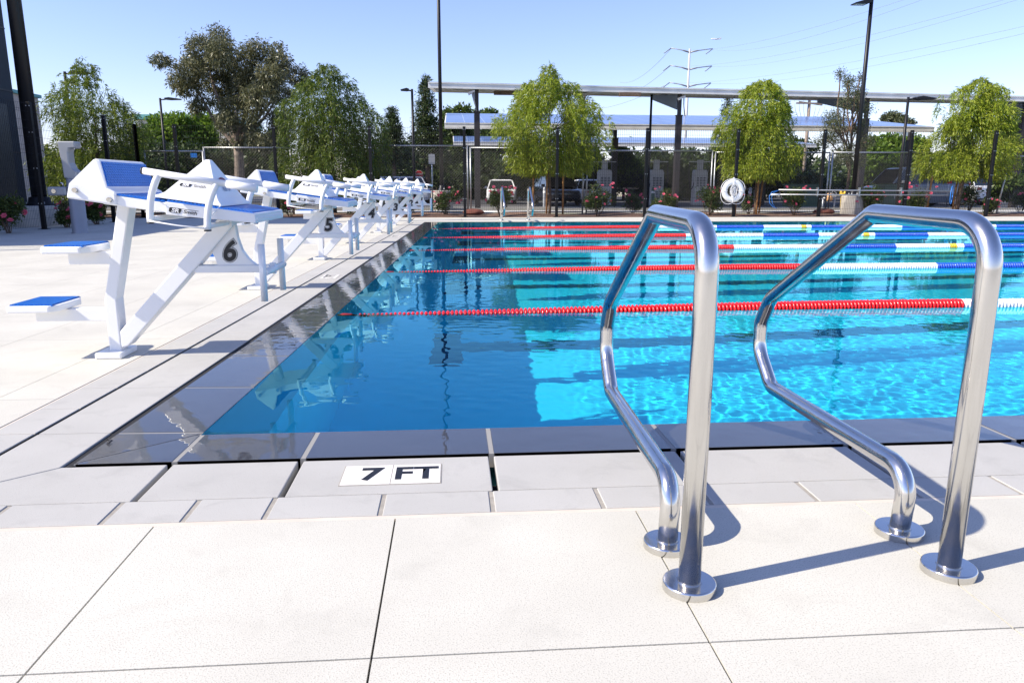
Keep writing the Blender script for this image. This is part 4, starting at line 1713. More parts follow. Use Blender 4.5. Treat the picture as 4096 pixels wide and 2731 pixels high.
# water pipes by the round base
c = at(3370, 780, 26.4)
e = empty('water_riser', 'yellow water riser standing left of the concrete drum of the light pole', 'pipe', (c.x, c.y, ground_z(26.4)))
m = MB()
m.tube([(0, 0, 0), (0, 0, .62)], .05, 12)
m.build('pipe', M['yellowp'], e)
m = MB()
m.tube([(-.10, 0, .60), (.16, 0, .60)], .055, 12)
m.tube([(.1, 0, .5), (.1, 0, .7)], .07, 12)
m.tube([(-.06, 0, .6), (-.06, 0, .74)], .045, 10)
m.build('valve', M['yellowp'], e)
c = at(3317, 780, 26.6)
e = empty('pipe_valve', 'peach coloured valve on short pipes left of the yellow riser', 'valve', (c.x, c.y, ground_z(26.6)))
m = MB()
m.tube([(-.09, 0, .45), (.09, 0, .45)], .10, 12)
m.tube([(0, 0, .35), (0, 0, .62)], .08, 12)
m.build('valve_body', M['orangep'], e)
m = MB()
for s in (-.22, .22):
    m.tube([(s, 0, -.1), (s, 0, .45)], .03, 8)
m.tube([(-.22, 0, .45), (.22, 0, .45)], .03, 8)
m.build('pipe', M['galv'], e)
for px_, w_, lab in ((3205, 1.5, 'dark green utility cabinet behind the left end of the rescue poles'), (3560, 1.1, 'low green utility cabinet behind the right fence posts')):
    c = at(px_, 780, 36)
    e = empty('utility_cabinet', lab, 'cabinet', (c.x, 36, ground_z(36)), 'green utility cabinets')
    MB().box(-w_ / 2, w_ / 2, -.4, .4, 0, 1.15).build('cabinet_body', M['greenbox'], e, bevel=.02)
    MB().box(-w_ / 2 - .04, w_ / 2 + .04, -.45, .45, 1.15, 1.2).build('lid', M['greenbox'], e)
    MB().box(-.02, .02, -.42, -.401, .5, .65).build('handle', M['galv'], e)
for px_, D, lab in ((2178, 38, 'grey bollard just left of the dark parked car'), (2612, 36, 'green bollard between the first two charging towers'), (2372, 37, 'green bollard left of the first charging tower'), (3000, 37, 'grey steel bollard right of the life ring')):
    c = at(px_, 780, D)
    e = empty('bollard', lab, 'bollard', (c.x, D, ground_z(D)), 'bollards in the parking lot')
    MB().lathe([(.08, 0), (.08, .95), (.06, 1.02), (.02, 1.05)], (0, 0, 0), 14).build('tube', M['greenbox'] if 'green' in lab else M['greysteel'], e)
    MB().lathe([(.083, .75), (.083, .85)], (0, 0, 0), 14).build('reflector_band', M['signwhite'], e)

# ------------------------------------------------------------------ life ring
c = at(2931, 764, FY - .12)
e = empty('life_ring', 'white life ring with a coiled throw rope hanging on a black fence post', 'life ring', (c.x, c.y, c.z))
m = MB()
R_, r_ = .236, .078
n1, n2 = 48, 16
vs = []
for i in range(n1):
    a = 2 * PI * i / n1
    for j in range(n2):
        t = 2 * PI * j / n2
        vs.append(((R_ + r_ * math.cos(t)) * math.cos(a), r_ * .72 * math.sin(t), (R_ + r_ * math.cos(t)) * math.sin(a)))
m.add(vs, [(i * n2 + j, ((i + 1) % n1) * n2 + j, ((i + 1) % n1) * n2 + (j + 1) % n2, i * n2 + (j + 1) % n2) for i in range(n1) for j in range(n2)], 0, True)
m.build('ring', M['straw'], e)
for k in range(4):
    a = PI / 4 * 0 + k * PI / 2
    m = MB()
    pts = []
    for j in range(13):
        t = 2 * PI * j / 12
        pts.append(((R_ + (r_ + .005) * math.cos(t)) * math.cos(a), (r_ * .72 + .005) * math.sin(t), (R_ + (r_ + .005) * math.cos(t)) * math.sin(a)))
    m.tube(pts, .013, 6)
    m.build('strap', M['rope'], e)
m = MB()
for k in range(4):
    a0 = k * PI / 2
    pts = []
    for j in range(11):
        f = j / 10
        a = a0 + f * PI / 2
        rr = R_ + r_ + .01 + .05 * math.sin(PI * f)
        pts.append((rr * math.cos(a), -.01, rr * math.sin(a) - .035 * math.sin(PI * f)))
    m.tube(pts, .008, 6)
m.build('grab_line', M['rope'], e)
m = MB()
rr = random.Random(3)
for k in range(11):
    pts = []
    ox, w_, h_ = rr.uniform(-.04, .04), rr.uniform(.03, .09), rr.uniform(.08, .19)
    zc = rr.uniform(-.08, .05)
    for j in range(15):
        t = 2 * PI * j / 14
        pts.append((ox + w_ * math.sin(t), -.03 - .012 * (k % 4) + .008 * math.sin(3 * t), zc + h_ * math.cos(t)))
    m.tube(pts, .0055, 5)
pts = [(0, -.02, .36), (.005, -.05, .28), (.02, -.06, .2), (0, -.05, .1)]
m.tube(pts, .011, 6)
m.tube([(-.05, -.02, .31), (0, -.04, .355), (.05, -.03, .31), (.03, -.05, .22)], .010, 6)
m.build('throw_rope', M['rope'], e)
MB().tube([(0, .09, .33), (0, -.02, .33), (0, -.03, .37)], .01, 6).build('hanger', M['galv'], e)

# ------------------------------------------------------------------ rescue poles on the fence
YR = FY - .11
a, c = at(3114, 760, YR), at(3804, 764.5, YR)
e = empty('rescue_pole', 'upper long silver rescue pole with a blue hoop at its right end', 'rescue pole', (0, 0, 0), 'rescue poles along the right fence')
MB().tube([a, c], .019, 12).build('pole', M['galv'], e)
m = MB()
hc = at(3806, 781, YR - .02)
m.tube([(hc.x + .10 * math.cos(2 * PI * i / 24), YR - .02 + .1 * math.cos(2 * PI * i / 24), hc.z + .25 * math.sin(2 * PI * i / 24)) for i in range(25)], .010, 6)
m.build('hoop', M['hoopblue'], e)
a, c = at(3083, 778.5, YR - .05), at(3793, 781, YR - .05)
e = empty('rescue_pole', 'lower long silver rescue pole with a blue net hanging at its left end', 'rescue pole', (0, 0, 0), 'rescue poles along the right fence')
MB().tube([a, c], .017, 12).build('pole', M['galv'], e)
MB().tube([a, a + (c - a) * .05], .024, 10).build('foam_grip', M['straw'], e)
m = MB()
p0 = at(3112, 762, YR - .06)
pts = [p0, at(3088, 768, YR - .06), at(3077, 785, YR - .06), at(3078, 812, YR - .06), at(3092, 828, YR - .06), at(3108, 834, YR - .06)]
m.tube(fillet(pts, .05, 4), .008, 6)
m.tube(fillet([p0 + Vector((.02, 0, 0)), at(3095, 771, YR - .06), at(3086, 790, YR - .06), at(3090, 815, YR - .06), at(3100, 828, YR - .06)], .05, 4), .006, 6)
m.build('net_rim', M['hoopblue'], e)
for px_ in (3268, 3601, 3435):
    c = at(px_, 768, FY - .08)
    m = MB()
    m.box(c.x - .012, c.x + .012, c.y - .06, c.y + .03, c.z - .12, c.z + .12)
    m.build('pole_hook', M['galv'], e)

# ------------------------------------------------------------------ bottle filler on the left deck
c = gp(322, 933)
e = empty('drinking_fountain', 'grey steel drinking fountain with a tall bottle filler on the left deck behind block 6', 'drinking fountain', (c.x, c.y, 0))
m = MB()
m.lathe([(.145, 0), (.145, .012), (.125, .02), (.125, .95)], (0, 0, 0), 28)
m.lathe([(.125, .955), (.128, .96), (.128, .97), (.12, .975)], (0, 0, 0), 28)
m.build('pedestal', M['greysteel'], e)
m = MB()
prof = [(-.165, 1.58), (.13, 1.58), (.13, 1.47), (.02, 1.46), (.0, 1.40), (.0, 1.22), (.04, 1.12), (.10, 1.07), (.10, .96), (-.115, .96), (-.125, 1.2), (-.15, 1.45)]
m.prism_y(prof, -.115, .115)
m.build('filler_column', M['greysteel'], e, bevel=.018)
MB().tube([(.06, 0, 1.475), (.06, 0, 1.44)], .012, 10).build('filler_spout', M['steel'], e)
m = MB()
m.box(-.42, -.10, -.13, .13, .66, .81)
arm = m.build('bubbler_arm', M['greysteel'], e, bevel=.03, seg=3)
MB().tube([(-.30, -.128, .735), (-.30, -.145, .735)], .038, 18).build('push_button', M['steel'], arm)
MB().tube(fillet([(-.20, 0, .81), (-.20, 0, .87), (-.26, 0, .88)], .02, 4), .014, 10).build('bubbler', M['steel'], arm)

# ------------------------------------------------------------------ power line
D = 105.
top = at(2759, 196, D)
e = empty('power_pylon', 'tall white steel power pole with three pairs of cross arms behind the canopies', 'power pole', (top.x, D, 0))
MB().tube([(0, 0, -1), (0, 0, top.z)], .22, 14, r2=.13).build('pole', M['whitepole'], e)
arms = []
for ya in (203, 272, 340):
    z = at(2759, ya, D).z
    for s, dx in ((-1, 1.75), (1, 2.15)):
        m = MB()
        m.tube(fillet([(0, 0, z - .25), (s * dx * .55, 0, z + .02), (s * dx * 1.5, 0, z + .28)], 1.0, 4), .11, 8, r2=.06)
        m.build('cross_arm', M['greysteel'], e)
        m = MB()
        m.tube([(s * dx * 1.5, 0, z + .26), (s * dx * 1.5 - 1.1, -.6, z - .5)], .07, 6)
        m.build('insulator', M['wire'], e)
        arms.append((Vector((top.x + s * dx * 1.5, D, z + .2)), s))
RW = [((3425, 0), (3520, 0)), ((3795, 0), (3870, 0)), ((4096, 47), (4096, 76))]
k = 0
for i, (l, r) in enumerate(RW):
    for s, (px_, py_) in ((0, l), (1, r)):
        a = arms[i * 2 + s][0]
        c = at(px_, py_, 40)
        c = a + (c - a) * 1.25
        pts = [a.lerp(c, t / 24) - Vector((0, 0, 1.2 * 4 * (t / 24) * (1 - t / 24))) for t in range(25)]
        o = MB().tube(pts, .009, 5).build('power_line', M['wire'])
        tag(o, '%s wire of the %s pair rising to the right from the white power pole' % (('upper', 'lower')[s], ('top', 'middle', 'bottom')[i]), 'wire', 'power lines on the right')
LW = [(2480, 330), (2440, 385), (2300, 352 + 80)]
for i, (px_, py_) in enumerate(LW):
    a = arms[i * 2][0]
    c = at(px_, py_, 190)
    pts = [a.lerp(c, t / 12) - Vector((0, 0, 1.5 * 4 * (t / 12) * (1 - t / 12))) for t in range(13)]
    o = MB().tube(pts, .03, 5).build('power_line', M['wire'])
    tag(o, 'wire running down to the left from the %s arm of the white power pole' % ('top', 'middle', 'bottom')[i], 'wire', 'power lines on the left')
D = 62.
p = at(3240, 382, D)
e = empty('utility_pole', 'brown wooden utility pole with cross arms, left of the thin olive tree', 'power pole', (p.x, D, 0))
MB().tube([(0, 0, -1), (0, 0, p.z)], .17, 12, r2=.12).build('pole', M['polewood'], e)
m = MB()
for z, w_ in ((p.z - .2, 1.5), (p.z - .65, 1.2)):
    m.beam((-w_, -.15, z), (w_, -.15, z), .1, .12)
    m.beam((-w_ * .7, .15, z + .15), (w_ * 1.0, .15, z - .1), .1, .1)
m.build('cross_arm', M['polewood'], e)
m = MB()
for s in (-1.4, -1.0, -.6, .5, .9, 1.35):
    m.lathe([(.04, 0), (.09, .06), (.05, .12), (.09, .18), (.03, .28)], (s, -.15, p.z - .15), 8)
    m.tube([(s, -.15, p.z - .3), (s * .9, -.2, p.z - 1.2), (s * .4, -.2, p.z - 2.6)], .02, 5)
m.build('insulator', M['greysteel'], e)

# ------------------------------------------------------------------ airliner
c = at(2864, 157, 2600.)
e = empty('airliner', 'tiny white airliner in the sky above the power pole', 'airplane', c, None, .1)
m = MB()
m.tube([(-18, 0, 0), (-16.5, 0, -.2), (-13, 0, 0), (8, 0, 0), (15, 0, .6), (18.5, 0, 1.2)], [.3, 1.3, 1.9, 1.9, 1.1, .3], 12)
m.build('fuselage', M['planew'], e)
m = MB()
for s in (-1, 1):
    m.add([(-4, s * 1.5, -.8), (3, s * 1.5, -.8), (9, s * 17, .6), (7, s * 17, .6)], [(0, 1, 2, 3)])
    m.add([(13.5, s * .6, 1), (17, s * .6, 1), (18.5, s * 6, 1.4), (17, s * 6, 1.4)], [(0, 1, 2, 3)])
m.build('wing', M['greysteel'], e)
MB().prism_y([(12.5, 1), (17.5, 1), (19.5, 6), (17.3, 6)], -.2, .2).build('tail_fin', M['planew'], e)

# ------------------------------------------------------------------ buildings
e = empty('modern_building', 'tall dark clad modern building cut off by the left edge of the photo', 'building', (0, 0, 0))
YB0, YB1 = 10., 18.5
xe = at(100, 740, YB1).x
m = MB()
HB = 5.9
m.box(xe - 9, xe, 15.3, YB1, -.3, HB)
m.box(xe - 9, xe - .01, YB0, 15.3, -.3, 4.2)
m.build('wall', M['bldg_dark'], e)
m = MB()
for k in range(5):
    z = .2 + 1.35 * k
    m.box(xe + .003, xe + .012, 15.3 if z > 4 else YB0, YB1, z, z + .03)
for k in range(5):
    y = YB0 + .8 + 1.7 * k
    m.box(xe + .003, xe + .012, y, y + .03, -.2, HB if y > 15.3 else 4.2)
m.build('cladding_joint', M['cap'], e)
for k in range(3):
    MB().box(xe + .013, xe + .05, YB0 + 1.0 + 2.6 * k, YB0 + 2.9 + 2.6 * k, .3, 2.6).build('window', M['bldg_glass'], e)
MB().box(xe - 9.2, xe + .22, 15.1, YB1 + .2, HB, HB + .25).build('roof', M['cap'], e)
e = empty('beige_building', 'lower beige building with a thin dark roof edge behind the thick left light pole', 'building', (0, 0, 0))
YB = 33.
x1 = at(195, 740, YB + 3).x
zr = at(150, 362, YB).z
m = MB()
m.box(x1 - 12, x1, YB, YB + 3, -.5, zr)
m.build('wall', M['bldg_beige'], e)
MB().box(x1 - 12.2, x1 + .12, YB - .15, YB + 3.1, zr, zr + .14).build('roof', M['teal'], e)
m = MB()
for k in range(5):
    m.box(x1 - 12, x1 + .008, YB - .009, YB - .002, .6 + k * .85, .63 + k * .85)
    m.box(x1 + .002, x1 + .009, YB, YB + 3, .6 + k * .85, .63 + k * .85)
m.build('wall_joint', M['conc'], e)
for k in range(3):
    MB().box(x1 - 1.9 - 2.6 * k, x1 - .5 - 2.6 * k, YB - .06, YB - .01, -.1, 2.2).build('window', M['bldg_glass'], e)
D = 150.
a, c = at(548, 470, D), at(900, 470, D)
e = empty('distant_building', 'far low building with a pale teal roof between the left willow and the gum tree', 'building', (0, 0, 0))
MB().box(a.x, c.x, D, D + 25, -1, at(700, 481, D).z).build('wall', M['conc_lt'], e)
MB().box(a.x - .6, c.x + .6, D - .6, D + 26, at(700, 480, D).z, at(700, 460, D).z).build('roof', M['teal'], e)
D = 75.
a, c = at(2560, 740, D), at(3350, 740, D)
e = empty('low_warehouse', 'pale low building in the shade behind the life ring and the rear canopy', 'building', (0, 0, 0))
MB().box(a.x, c.x, D, D + 12, -1, at(3000, 690, D).z).build('wall', M['conc_lt'], e)
MB().box(a.x - .2, c.x + .2, D - .2, D + 12.3, at(3000, 690, D).z, at(3000, 682, D).z).build('roof', M['greysteel'], e)
for k in range(6):
    x = a.x + 2 + k * 3.3
    MB().box(x, x + 1.4, D - .05, D - .01, .4, 1.6).build('window', M['bldg_glass'], e)
# guard rail across the lot
D = 58.
a, c = at(1350, 752, D), at(4150, 752, D)
e = empty('guard_rail', 'long low cream guard rail at the back of the parking lot', 'railing', (0, 0, 0))
MB().box(a.x, c.x, D, D + .08, a.z - .07, a.z + .07).build('rail', M['sealant'], e)
for k in range(20):
    x = a.x + (c.x - a.x) * k / 19
    MB().box(x - .06, x + .06, D + .082, D + .2, -.4, a.z).build('post', M['kerb'], e)

# ================================================================== vegetation
def limb(m, a, b_, r0, r1, wob=.12, n=7, seg=8):
    a, b_ = Vector(a), Vector(b_)
    Lg = (b_ - a).length
    pts = []
    ph = random.uniform(0, 6)
    for i in range(n + 1):
        t = i / n
        p = a.lerp(b_, t)
        p += Vector((math.sin(ph + 4 * t), math.cos(ph * 1.7 + 3.3 * t), 0)) * (wob * Lg * .25 * math.sin(PI * t))
        pts.append(p)
    m.tube(pts, r0, seg, r2=r1)
    return pts


def willow(label, px, D, wpx, ytop, ybot, mtl, seed, prof, n, zs=1.0, trunk=None, stakes=(), lean=0., leafw=.021, dens=0., skew=0.):
    rg = np.random.default_rng(seed)
    random.seed(seed)
    base = at(px, 800, D)
    zt_, zb = at(px, ytop, D).z, at(px, ybot, D).z
    W = wpx / F * D
    e = empty('willow_tree', label, 'tree', (base.x, D, 0), 'young willows behind the fence')
    hs = np.array([p[0] for p in prof])
    rs = np.array([p[1] for p in prof]) * W / 2
    P_, D_, L_, W_ = [], [], [], []
    Hc = zt_ - zb
    cnt = 0
    off = Vector((seed * 3.1, seed * 1.7, 0))
    tries = 0
    while cnt < n * 2.2 and tries < n * 45:
        tries += 1
        h = rg.uniform(0, 1)
        r = np.interp(h, hs, rs)
        if rg.uniform(0, rs.max()) > r:
            continue
        th = rg.uniform(0, 2 * PI)
        rr = r * math.sqrt(rg.uniform(.08, 1))
        lump = 1 + .72 * mnoise.noise(Vector((math.cos(th) * 1.3, math.sin(th) * 1.3, h * 3.2)) + off)
        p = np.array([math.cos(th) * rr * lump + skew * (h - .5) * W, math.sin(th) * rr * lump * .85, zb + h * Hc])
        if mnoise.noise(Vector(p) * 1.7 + off) < -.10 + dens - .12 * (h < .25):
            continue
        cnt += 1
        out = np.array([math.cos(th), math.sin(th), 0.])
        sl = rg.uniform(.16, .50) * (1.15 - .50 * h) * zs
        if p[2] - sl < zb - .05:
            sl = max(.15, p[2] - zb + .05)
        k = int(12 + sl * 18)
        t = np.sort(rg.uniform(0, 1, k))
        arch = rg.uniform(.04, .22)
        lift = rg.uniform(.0, .10) + (.12 if h > .8 else 0)
        q = p[None] + out[None] * (arch * t[:, None]) + np.array([0, 0, 1.])[None] * (lift * np.sin(t * 1.8)[:, None] - sl * (t ** 1.5)[:, None])
        q += rg.normal(0, .012, q.shape)
        dd = np.stack([out[0] * .40 + rg.normal(0, .42, k), out[1] * .40 + rg.normal(0, .42, k), .35 - 1.35 * t ** .7 + rg.normal(0, .35, k)], -1)
        P_.append(q)
        D_.append(dd)
        L_.append(rg.uniform(.09, .17, k))
        W_.append(rg.uniform(.7, 1.2, k) * leafw)
    V = leaf_quads(np.concatenate(P_), np.concatenate(D_), np.concatenate(L_), np.concatenate(W_))
    quads('crown', V, mtl, e)
    m = MB()
    r0 = trunk[0] if trunk else .05
    tx = (trunk[1] if trunk else 0)
    topz = zb + Hc * .75
    mid = limb(m, (tx, 0, -.05), (tx * .3 + lean, 0, zb + Hc * .25), r0, r0 * .7, .05)
    limb(m, mid[-1], (skew * .2 * W, 0, topz), r0 * .7, r0 * .2, .1)
    for k in range(9):
        a = random.uniform(0, 2 * PI)
        zz = random.uniform(.0, .55)
        st_ = Vector(mid[-1]).lerp(Vector((skew * .2 * W, 0, topz)), zz)
        rr = np.interp(.3 + zz * .6, hs, rs) * random.uniform(.5, .8)
        limb(m, st_, (st_.x + math.cos(a) * rr, math.sin(a) * rr, st_.z + random.uniform(.2, .7)), r0 * .32, .006, .2, 6, 6)
    m.build('trunk', M['bark'], e)
    return e


def stake(label, px, ytop, D, ybot=856, lean=0.):
    p = at(px, ytop, D)
    e = MB()
    e.tube([(0, 0, -.1), (lean, 0, p.z)], .028, 8)
    o = e.build('tree_stake', M['stake'])
    o.location = (p.x - lean, D, 0)
    tag(o, label, 'stake', 'wooden stakes of the young willows')


PC = [(0, .55), (.08, .80), (.25, .98), (.42, 1.0), (.60, .86), (.75, .66), (.86, .42), (.93, .18), (1, .05)]
willow('airy willow with a pointed top at the left, behind the drinking fountain', 412, 22.0, 365, 235, 812, M['willow'], 1,
       [(0, .75), (.1, .9), (.3, 1.0), (.5, .95), (.62, .80), (.72, .62), (.82, .38), (.9, .2), (1, .03)], 1000, 1.1, (.05, .0), skew=-.05, dens=-.16)
willow('large dense dark green willow behind starting blocks 5 and 4', 1338, 22.6, 370, 262, 800, M['willow_d'], 2,
       [(0, .80), (.1, .95), (.35, 1.0), (.55, .92), (.70, .74), (.82, .52), (.92, .26), (1, .05)], 1500, 1.1, (.06, .0), dens=-.4, skew=-.02)
willow('yellow-green willow with three stakes at the middle of the photo, before the dark car', 2198, 21.9, 345, 268, 690, M['willow_y'], 3,
       [(0, .62), (.15, .90), (.35, 1.0), (.5, .98), (.62, .86), (.70, .68), (.78, .64), (.83, .5), (.87, .16), (1, .05)], 1150, 1.0, (.045, .0), skew=-.06, dens=-.07)
willow('rounded yellow-green willow right above the life ring', 3022, 22.0, 290, 305, 712, M['willow_y'], 4,
       [(0, .66), (.12, .92), (.3, 1.0), (.5, .97), (.66, .84), (.80, .66), (.89, .46), (.93, .16), (1, .05)], 1050, 1.0, (.055, .0), dens=-.09, skew=-.02)
willow('broad yellow-green willow at the right edge, behind the last black fence posts', 3858, 21.8, 305, 318, 710, M['willow_y'], 5,
       [(0, .70), (.12, .94), (.32, 1.0), (.52, .98), (.68, .88), (.80, .72), (.89, .56), (.94, .2), (1, .05)], 1150, 1.0, (.075, -.22), skew=.05, dens=-.10)
stake('orange brown stake left of the yellow-green middle willow trunk', 2134, 680, 21.9)
stake('orange brown stake right of the yellow-green middle willow trunk', 2254, 660, 22.1)
stake('orange brown stake close beside the trunk of the middle willow', 2188, 680, 21.6)
stake('thin stake left of the willow above the life ring', 2947, 740, 22.0)
stake('stake close right of the trunk of the willow above the life ring', 3037, 690, 21.7)
stake('leaning stake farther right of the willow above the life ring', 3056, 690, 22.2, lean=.08)
stake('stake left of the right-hand willow trunk, before the grey van', 3730, 700, 21.8, lean=.06)
stake('stake right of the right-hand willow trunk', 3850, 690, 21.9, lean=.12)
stake('darker stake just behind the right-hand willow trunk', 3830, 720, 22.3, lean=.06)


def clump_cloud(clumps, n, L_, W_, seed, hang=0., shell=.35, flat=1.0):
    """leaves through a set of ellipsoidal clumps (x, y, z, rx, ry, rz)"""
    rg = np.random.default_rng(seed)
    vol = np.array([c[3] * c[5] for c in clumps])
    pick = rg.choice(len(clumps), n, p=vol / vol.sum())
    C = np.array([c[:3] for c in clumps])[pick]
    Rr = np.array([c[3:6] for c in clumps])[pick]
    d = unit(rg.normal(size=(n, 3)))
    rad = rg.uniform(shell, 1, (n, 1)) ** .6 * (1 + .18 * rg.normal(size=(n, 1)))
    Pn = C + d * rad * Rr
    keep = np.array([mnoise.noise(Vector(p / np.mean(Rr[i]) * 2.1) + Vector((seed, 0, 0))) > -.22 for i, p in enumerate(Pn)])
    Pn, d = Pn[keep], d[keep]
    k = len(Pn)
    D_ = unit(d * .5 + rg.normal(0, .6, (k, 3)) + np.array([0, 0, -hang]))
    return leaf_quads(Pn, D_, rg.uniform(.7, 1.3, k) * L_, rg.uniform(.7, 1.3, k) * W_)


def px_clumps(lst, D, spread, seed, ox, sc_=1.0):
    """clumps given as sight bearings (full-size px) for a tree at distance D"""
    rg = np.random.default_rng(seed)
    out = []
    for px, py, rx, rz in lst:
        p = at(px, py, D)
        k = D / F
        out.append((p.x - ox, rg.uniform(-1, 1) * spread, p.z, rx * k, (rx + rz) / 2 * k, rz * k))
    return out


# the big gum tree
D = 44.
bx = at(955, 700, D).x
gum = [(x * .5952, y * .5952, a * .5952, c * .5952) for x, y, a, c in (
    (1400, 250, 80, 110), (1340, 330, 90, 90), (1230, 400, 90, 70), (1160, 440, 60, 45), (1190, 540, 75, 60), (1290, 490, 110, 80), (1420, 420, 110, 90), (1530, 380, 90, 90),
    (1400, 540, 130, 70), (1260, 590, 90, 60), (1540, 500, 110, 90), (1640, 430, 90, 110), (1740, 340, 80, 70), (1830, 310, 55, 50), (1780, 430, 110, 80), (1890, 420, 80, 60),
    (1960, 480, 80, 70), (2010, 540, 50, 50), (1860, 540, 100, 80), (1720, 560, 110, 80), (1620, 600, 100, 70), (1480, 640, 110, 60), (1340, 680, 80, 45), (1800, 660, 110, 80),
    (1900, 640, 80, 70), (1700, 700, 90, 70), (1560, 720, 100, 70), (1830, 770, 90, 80), (1690, 820, 80, 70), (1560, 830, 70, 70), (1900, 830, 60, 70), (1480, 790, 60, 50), (1820, 880, 60, 60), (1300, 720, 50, 40), (1760, 930, 90, 50), (1540, 900, 60, 50), (1900, 920, 70, 50), (1660, 900, 50, 40), (1620, 960, 60, 40), (1800, 980, 90, 50), (1500, 960, 60, 40))]
e = empty('gum_tree', 'big grey-green gum tree with pale forked trunk, tallest tree on the left', 'tree', (bx, D, 0))
cl = px_clumps(gum, D, 2.0, 4, bx)
quads('crown', clump_cloud(cl, 64000, .22, .052, 5, .75, .25), M['euca'], e)
m = MB()
tb = at(1600 * .5952, 1000 * .5952, D)
bz = Vector((tb.x - bx, 0, tb.z))
limb(m, (bz.x, 0, -.4), bz, .30, .26, .05)
random.seed(3)
for x, y in ((1500, 720), (1420, 540), (1360, 350), (1700, 680), (1780, 450), (1900, 480), (1580, 560), (1260, 560), (1620, 760), (1850, 640)):
    q = at(x * .5952, y * .5952, D)
    f = random.uniform(.0, .25)
    lp = limb(m, bz.lerp(Vector((0, 0, 4)), f * .3), (q.x - bx, random.uniform(-1.2, 1.2), q.z), .15, .03, .22, 8, 7)
m.build('trunk', M['bark_pale'], e)


def leafy_tree(kind, label, clumps_px, D, mtl, n, L_, W_, seed, group, hang=.1, spread=1.0, trunk_px=None, shell=.3, bark='bark', tr=.14):
    ox = at(np.mean([c[0] for c in clumps_px]), 700, D).x
    e = empty(kind, label, 'tree', (ox, D, 0), group)
    cl = px_clumps(clumps_px, D, spread, seed, ox)
    quads('crown', clump_cloud(cl, int(n * 1.6), L_ * 1.15, W_ * 1.25, seed, hang, shell), mtl, e)
    random.seed(seed)
    m = MB()
    tx = at(trunk_px, 700, D).x - ox if trunk_px else 0
    zc = float(np.mean([c[2] for c in cl]))
    ztop = max(c[2] for c in cl)
    limb(m, (tx, 0, ground_z(D) - .2), (0, 0, zc), tr, tr * .6, .06)
    for c in cl[:14]:
        limb(m, (0, 0, zc * random.uniform(.45, .9)), c[:3], tr * .45, .02, .2, 6, 6)
    m.build('trunk', M[bark], e)
    return e


def conifer(label, px, ytop, wpx, D, seed, ybot=640, n=9000, mtl='pine'):
    rg = np.random.default_rng(seed)
    random.seed(seed)
    p = at(px, ytop, D)
    zb = at(px, ybot, D).z
    R0 = wpx / 2 / F * D
    e = empty('pine_tree', label, 'tree', (p.x, D, 0), 'pines behind the parking lot')
    Hc = p.z - zb
    cl = []
    m = MB()
    limb(m, (0, 0, ground_z(D) - .3), (0, 0, p.z - .3), .2, .03, .03)
    nl = 15
    for i in range(nl):
        h = (i + .3) / nl
        rr = R0 * (1 - h) ** .75 * rg.uniform(.75, 1.1) + .12
        z = zb + Hc * h
        nb = 6 if h < .7 else 4
        for k in range(nb):
            a = 2 * PI * k / nb + rg.uniform(-.4, .4)
            q = (math.cos(a) * rr * rg.uniform(.55, .8), math.sin(a) * rr * rg.uniform(.55, .8), z + rg.uniform(-.1, .25))
            limb(m, (0, 0, z - .15), q, .045, .015, .1, 4, 5)
            cl.append((*q, rr * .42 + .12, rr * .42 + .12, Hc / nl * .55 + .05))
    cl.append((0, 0, p.z - .15, .14, .14, .35))
    m.build('trunk', M['bark'], e)
    quads('crown', clump_cloud(cl, n, .24, .05, seed, -.25, .1), M[mtl], e)
    return e


conifer('tall pointed pine left of the centre light pole', 1700, 318, 125, 46, 21, 660, 12000)
conifer('shorter dark pine left of the tall pointed pine', 1566, 440, 105, 46, 22, 660, 8000)
conifer('pine top rising above the canopies right of the yellow-green middle willow', 2338, 372, 120, 60, 23, 700, 8000)
conifer('slim pine half hidden left of the willow above the life ring', 2912, 378, 110, 58, 24, 700, 7000)

# the thin young olive by the right light pole
D = 23.2
e = leafy_tree('olive_tree', 'thin sparse grey-green young tree beside the right-hand tall light pole',
               [(3385, 290, 20, 28), (3365, 330, 26, 28), (3410, 340, 26, 30), (3440, 310, 16, 26), (3450, 370, 26, 30), (3390, 390, 36, 34), (3350, 420, 34, 28), (3430, 440, 46, 34), (3370, 470, 60, 38), (3320, 500, 42, 30),
                (3440, 510, 48, 34), (3380, 540, 70, 40), (3320, 560, 50, 36), (3450, 570, 40, 36), (3390, 610, 60, 40), (3330, 640, 40, 36), (3420, 650, 40, 34)],
               D, M['olive'], 11000, .050, .018, 31, None, -.1, .45, None, .1, 'bark', .05)

TB = 'leafy trees beyond the parking lot'
leafy_tree('leafy_tree', 'bright green tree between the left willow and the gum tree', [(620, 500, 50, 40), (680, 520, 60, 50), (740, 500, 50, 38), (800, 490, 50, 42), (700, 560, 100, 60), (820, 550, 60, 50), (600, 570, 60, 50)], 56, M['lime'], 11000, .26, .10, 41, TB)
leafy_tree('leafy_tree', 'dark hedge like tree below the gum tree, behind the chain link', [(620, 640, 80, 60), (760, 640, 90, 60), (900, 660, 90, 55), (1030, 650, 90, 70), (1100, 600, 70, 80), (1040, 720, 120, 40), (700, 710, 120, 40), (850, 720, 120, 40)], 50, M['dgreen'], 14000, .24, .10, 42, TB)
leafy_tree('leafy_tree', 'dark leafy tree filling the gap right of the dense green willow', [(1500, 640, 60, 70), (1580, 700, 70, 50), (1500, 720, 70, 40), (1660, 690, 60, 60), (1740, 660, 60, 80), (1720, 730, 90, 40), (1600, 620, 60, 50)], 52, M['dgreen'], 12000, .26, .10, 43, TB)
